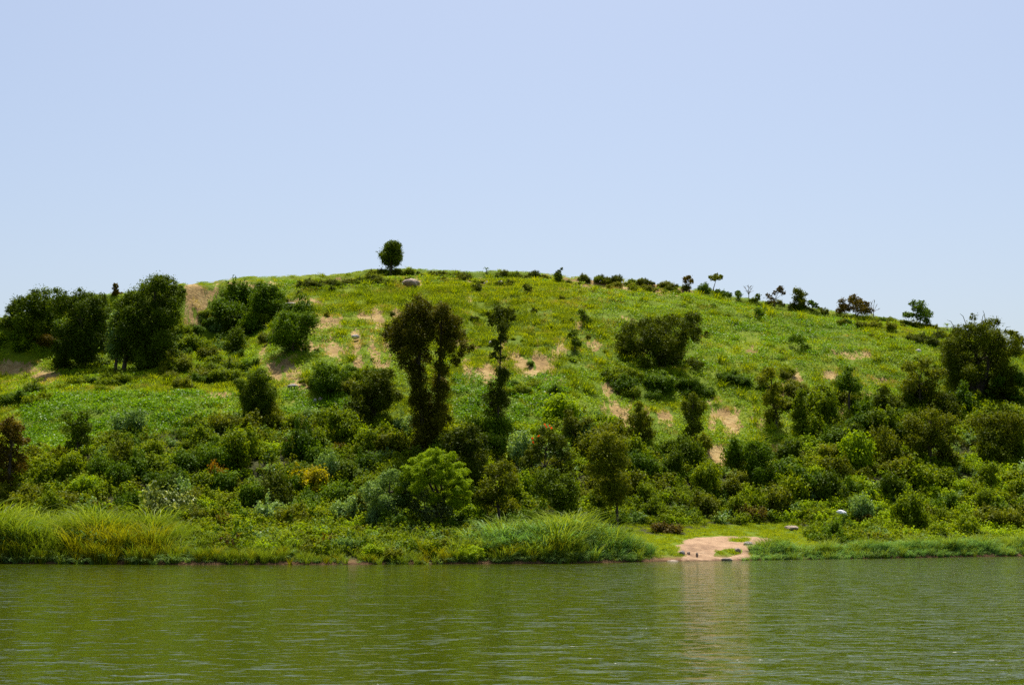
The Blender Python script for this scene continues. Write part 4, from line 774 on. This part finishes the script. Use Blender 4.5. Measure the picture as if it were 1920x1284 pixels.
for x0, x1, n, dy in [(560, 720, 30, 18), (690, 790, 10, 6), (700, 770, 8, 22), (790, 875, 24, 12), (930, 1040, 12, 6), (1085, 1290, 26, 4), (1050, 1290, 12, 14), (1400, 1580, 10, 3), (1640, 1760, 12, 6), (880, 960, 6, 22)]:
    for _ in range(int(n * 1.8)):
        x = random.uniform(x0, x1); y = float(band(x, RIDGE)) + dy + random.uniform(-3, 4); shrub(x, y, random.uniform(8, 24), random.choice(['olive', 'darkolive', 'olive', 'mid', 'mid']), random.uniform(.35, .8))
for _ in range(55):
    x = random.uniform(560, 1750); y = float(band(x, RIDGE)) + random.uniform(25, 150); shrub(x, y, random.uniform(7, 16), random.choice(['olive', 'deep', 'mid', 'darkolive']), .8)
for _ in range(45):
    x = random.uniform(500, 1120); y = random.uniform(600, 720); shrub(x, y, random.uniform(9, 20), random.choice(['olive', 'deep', 'mid', 'bright']), .8)
cluster(225, 645, 105, 34, 18, 62, ['dark', 'deep', 'dark'], 1.1); cluster(60, 625, 60, 22, 8, 50, ['deep', 'dark', 'mid']); cluster(350, 655, 30, 14, 5, 44, ['grey', 'deep', 'deep'])
cluster(480, 590, 90, 30, 20, 50, ['deep', 'mid', 'deep', 'olive']); cluster(390, 690, 80, 40, 16, 48, ['mid', 'olive', 'deep', 'mid']); cluster(660, 720, 70, 26, 12, 44, ['mid', 'deep', 'olive']); cluster(1600, 760, 150, 36, 16, 44, ['olive', 'mid', 'deep', 'olive']); cluster(1470, 740, 70, 34, 8, 36, ['olive', 'mid']); cluster(400, 600, 24, 16, 4, 40, ['olive', 'mid'])
cluster(480, 600, 100, 40, 16, 52, ['deep', 'dark', 'deep', 'mid'], 1.4); cluster(350, 640, 50, 30, 8, 48, ['deep', 'mid'], 1.3); cluster(105, 612, 24, 24, 5, 52, ['dark', 'deep'], 1.2); cluster(228, 600, 22, 26, 5, 48, ['dark', 'deep'], 1.2)
for x in range(345, 1000, 15): shrub(x + random.uniform(-9, 9), random.uniform(1016, 1052), random.uniform(34, 62), random.choice(['grey', 'mid', 'deep', 'mid', 'grey', 'olive', 'bright']), random.uniform(.7, 1.3))
for x in range(-10, 340, 26): shrub(x + random.uniform(-9, 9), random.uniform(975, 995), random.uniform(38, 66), random.choice(['mid', 'bright', 'olive', 'mid']), .9)
# the thicket belt: even spacing, far to near
pts = []
tries = 0
while len(pts) < 225 and tries < 30000:
    tries += 1; x = random.uniform(-20, 1940); t = float(band(x, BELT_TOP)); b = float(band(x, BELT_BOT)) - 8; y = random.uniform(t, b)
    if (1105 < x < 1530) and y > 978: continue
    if all((x - p) ** 2 / 1.5 + ((y - q) * 1.7) ** 2 > 27 ** 2 for p, q in pts) and abs(x - 820) + abs(y - 985) > 60: pts.append((x, y))
for x, y in pts:
    wv = float(fbm(np.array([x * .008]), np.array([y * .016]), 101)[0]) + random.gauss(0, .22)
    kind = 'dark' if wv < -.5 else 'deep' if wv < -.12 else 'mid' if wv < .2 else 'olive' if wv < .5 else 'bright' if wv < .62 else 'grey'
    if random.random() < .06: kind = random.choice(['grey', 'grey', 'darkolive'])
    shrub(x, y, random.uniform(42, 84), kind, random.uniform(.9, 1.6))
# ------------------------------------------------------------------ rocks and the white bundle
def rock(label, px, py, w_px, h_px, mat='rock', name='rock', depth=1.0, cat='rock', amp=.28, sink=.25):
    x, y, z = at(px, py); mpp = y / FPX; bm_v = []
    import bmesh
    bm = bmesh.new(); bmesh.ops.create_icosphere(bm, subdivisions=3, radius=1); V = np.array([v.co[:] for v in bm.verts]); F = np.array([[v.index for v in f.verts] for f in bm.faces]); bm.free()
    sd_ = random.randint(0, 999); k = 1 + amp * fbm(V[:, 0] * 1.6 + sd_, V[:, 1] * 1.6 + V[:, 2] * 1.9, sd_, 3) + .1 * fbm(V[:, 0] * 4 + 5, V[:, 2] * 4 + V[:, 1] * 3, sd_ + 3, 2)
    V = V * k[:, None]; V[:, 0] *= w_px * .5 * mpp; V[:, 1] *= w_px * .5 * mpp * depth; V[:, 2] = V[:, 2] * h_px * .62 * mpp + h_px * (.5 - sink) * mpp
    return tag(link(name, new_mesh(name, V, F, M[mat]), None, (x, y, z)), label, cat)
rock('flat tan boulder lying on the grass above the landing', 1484, 993, 26, 9, 'rock', 'boulder')
rock('whitish rock on the upper edge of the middle bare earth streak', 666, 634, 15, 7, 'palerock')
rock('small white rock left of the slender dark tree', 920, 648, 7, 9, 'palerock')
rock('pale rock in the right meadow beside a dark hollow', 1722, 661, 11, 8, 'palerock')
rock('pale rock left of the small crop patch', 590, 756, 8, 10, 'palerock'); rock('pinkish rock right of its pale neighbour by the small crop patch', 601, 752, 9, 8, 'rock')
rock('grey flat rock below the rounded tree on the left slope', 549, 728, 20, 8, 'greyrock')
rock('pale flat ledge at the top of the left meadow', 545, 572, 26, 5, 'palerock'); rock('pale ledge right of the longer ledge in the left meadow', 580, 574, 20, 4, 'palerock')
rock('larger grey rock of the outcrop under the ridge', 913, 535, 13, 9, 'greyrock'); rock('brown rock of the outcrop left of the grey one', 897, 541, 12, 6, 'rock'); rock('low grey rock at the right end of the outcrop', 938, 532, 12, 7, 'greyrock')
rock('rounded earth mound with bare face just under the ridge', 770, 535, 34, 14, 'rock', amp=.2)
rock('grey weathered rock at the right side of the sandy landing', 1403, 1022, 18, 8, 'greyrock'); rock('low brown rock right of the grey landing rock', 1420, 1024, 14, 6, 'rock')
rock('pale rock at the waterline right of the grass tongue', 1362, 1052, 20, 7, 'rock'); rock('tan rock in front of the blue green reeds right of the landing', 1383, 1036, 12, 9, 'rock')
rock('grey rock at the left foot of the sandy landing', 1279, 1039, 10, 7, 'greyrock'); rock('small added rock in place of a dark notch in the landing sand', 1291, 1038, 6, 5, 'rock')  # the second, small rock stands in for a dark notch in the sand
rock('slim added rock standing in for a dark gully mid landing', 1307, 1044, 5, 8, 'rock')  # upright stone added where the sand has only a small dark gully
rock('flat stone at the water edge left of the landing', 1262, 1053, 22, 4, 'rock')
def bundle():
    x, y, z = at(1578, 985); mpp = y / FPX; c = to_m(1579, 962, y - 2.2); z0 = c[2]
    n = 40; m_ = 20; th = np.linspace(0, 2 * pi, n, endpoint=False); ph = np.linspace(-.5 * pi, .5 * pi, m_)
    T, P = np.meshgrid(th, ph); R = 1 + .07 * np.sin(T * 7 + P * 3) + .05 * np.sin(T * 3 - P * 5)
    X = np.cos(P) * np.cos(T) * R; Yy = np.cos(P) * np.sin(T) * R; Z = np.sin(P)
    Z = np.where(Z < 0, Z * .55, Z) - .38 * (X - .2) ** 2 * (X > .2) + .15 * X * 0
    V = np.stack([X * 9.6 * mpp, Yy * 7 * mpp, Z * 6 * mpp - X * 2.2 * mpp], -1).reshape(-1, 3)
    F = np.array([[j * n + i, j * n + (i + 1) % n, (j + 1) * n + (i + 1) % n, (j + 1) * n + i] for j in range(m_ - 1) for i in range(n)])
    m, nt, p, out = nodes('white_cloth'); p.inputs['Base Color'].default_value = (.8, .8, .79, 1); p.inputs['Roughness'].default_value = .8
    nf = noise_node(nt, 6, 5); bp = nt.nodes.new('ShaderNodeBump'); bp.inputs['Distance'].default_value = .06; nt.links.new(nf, bp.inputs['Height']); nt.links.new(bp.outputs[0], p.inputs['Normal'])
    tag(link('white_bundle', new_mesh('white_bundle', V, F, m, smooth=True), None, (c[0], c[1], z0)), 'white cloth bundle resting on top of the bushes right of the landing', 'bundle')
bundle()
shrub(1572, 992, 32, 'mid', .9, 'green shrub directly under the white bundle'); shrub(1594, 994, 30, 'deep', .9, 'deep green shrub right under the white bundle')
place_shrubs()
print('objects', len(sc.objects), 'tris', sum(len(m.polygons) * 2 for m in bpy.data.meshes))
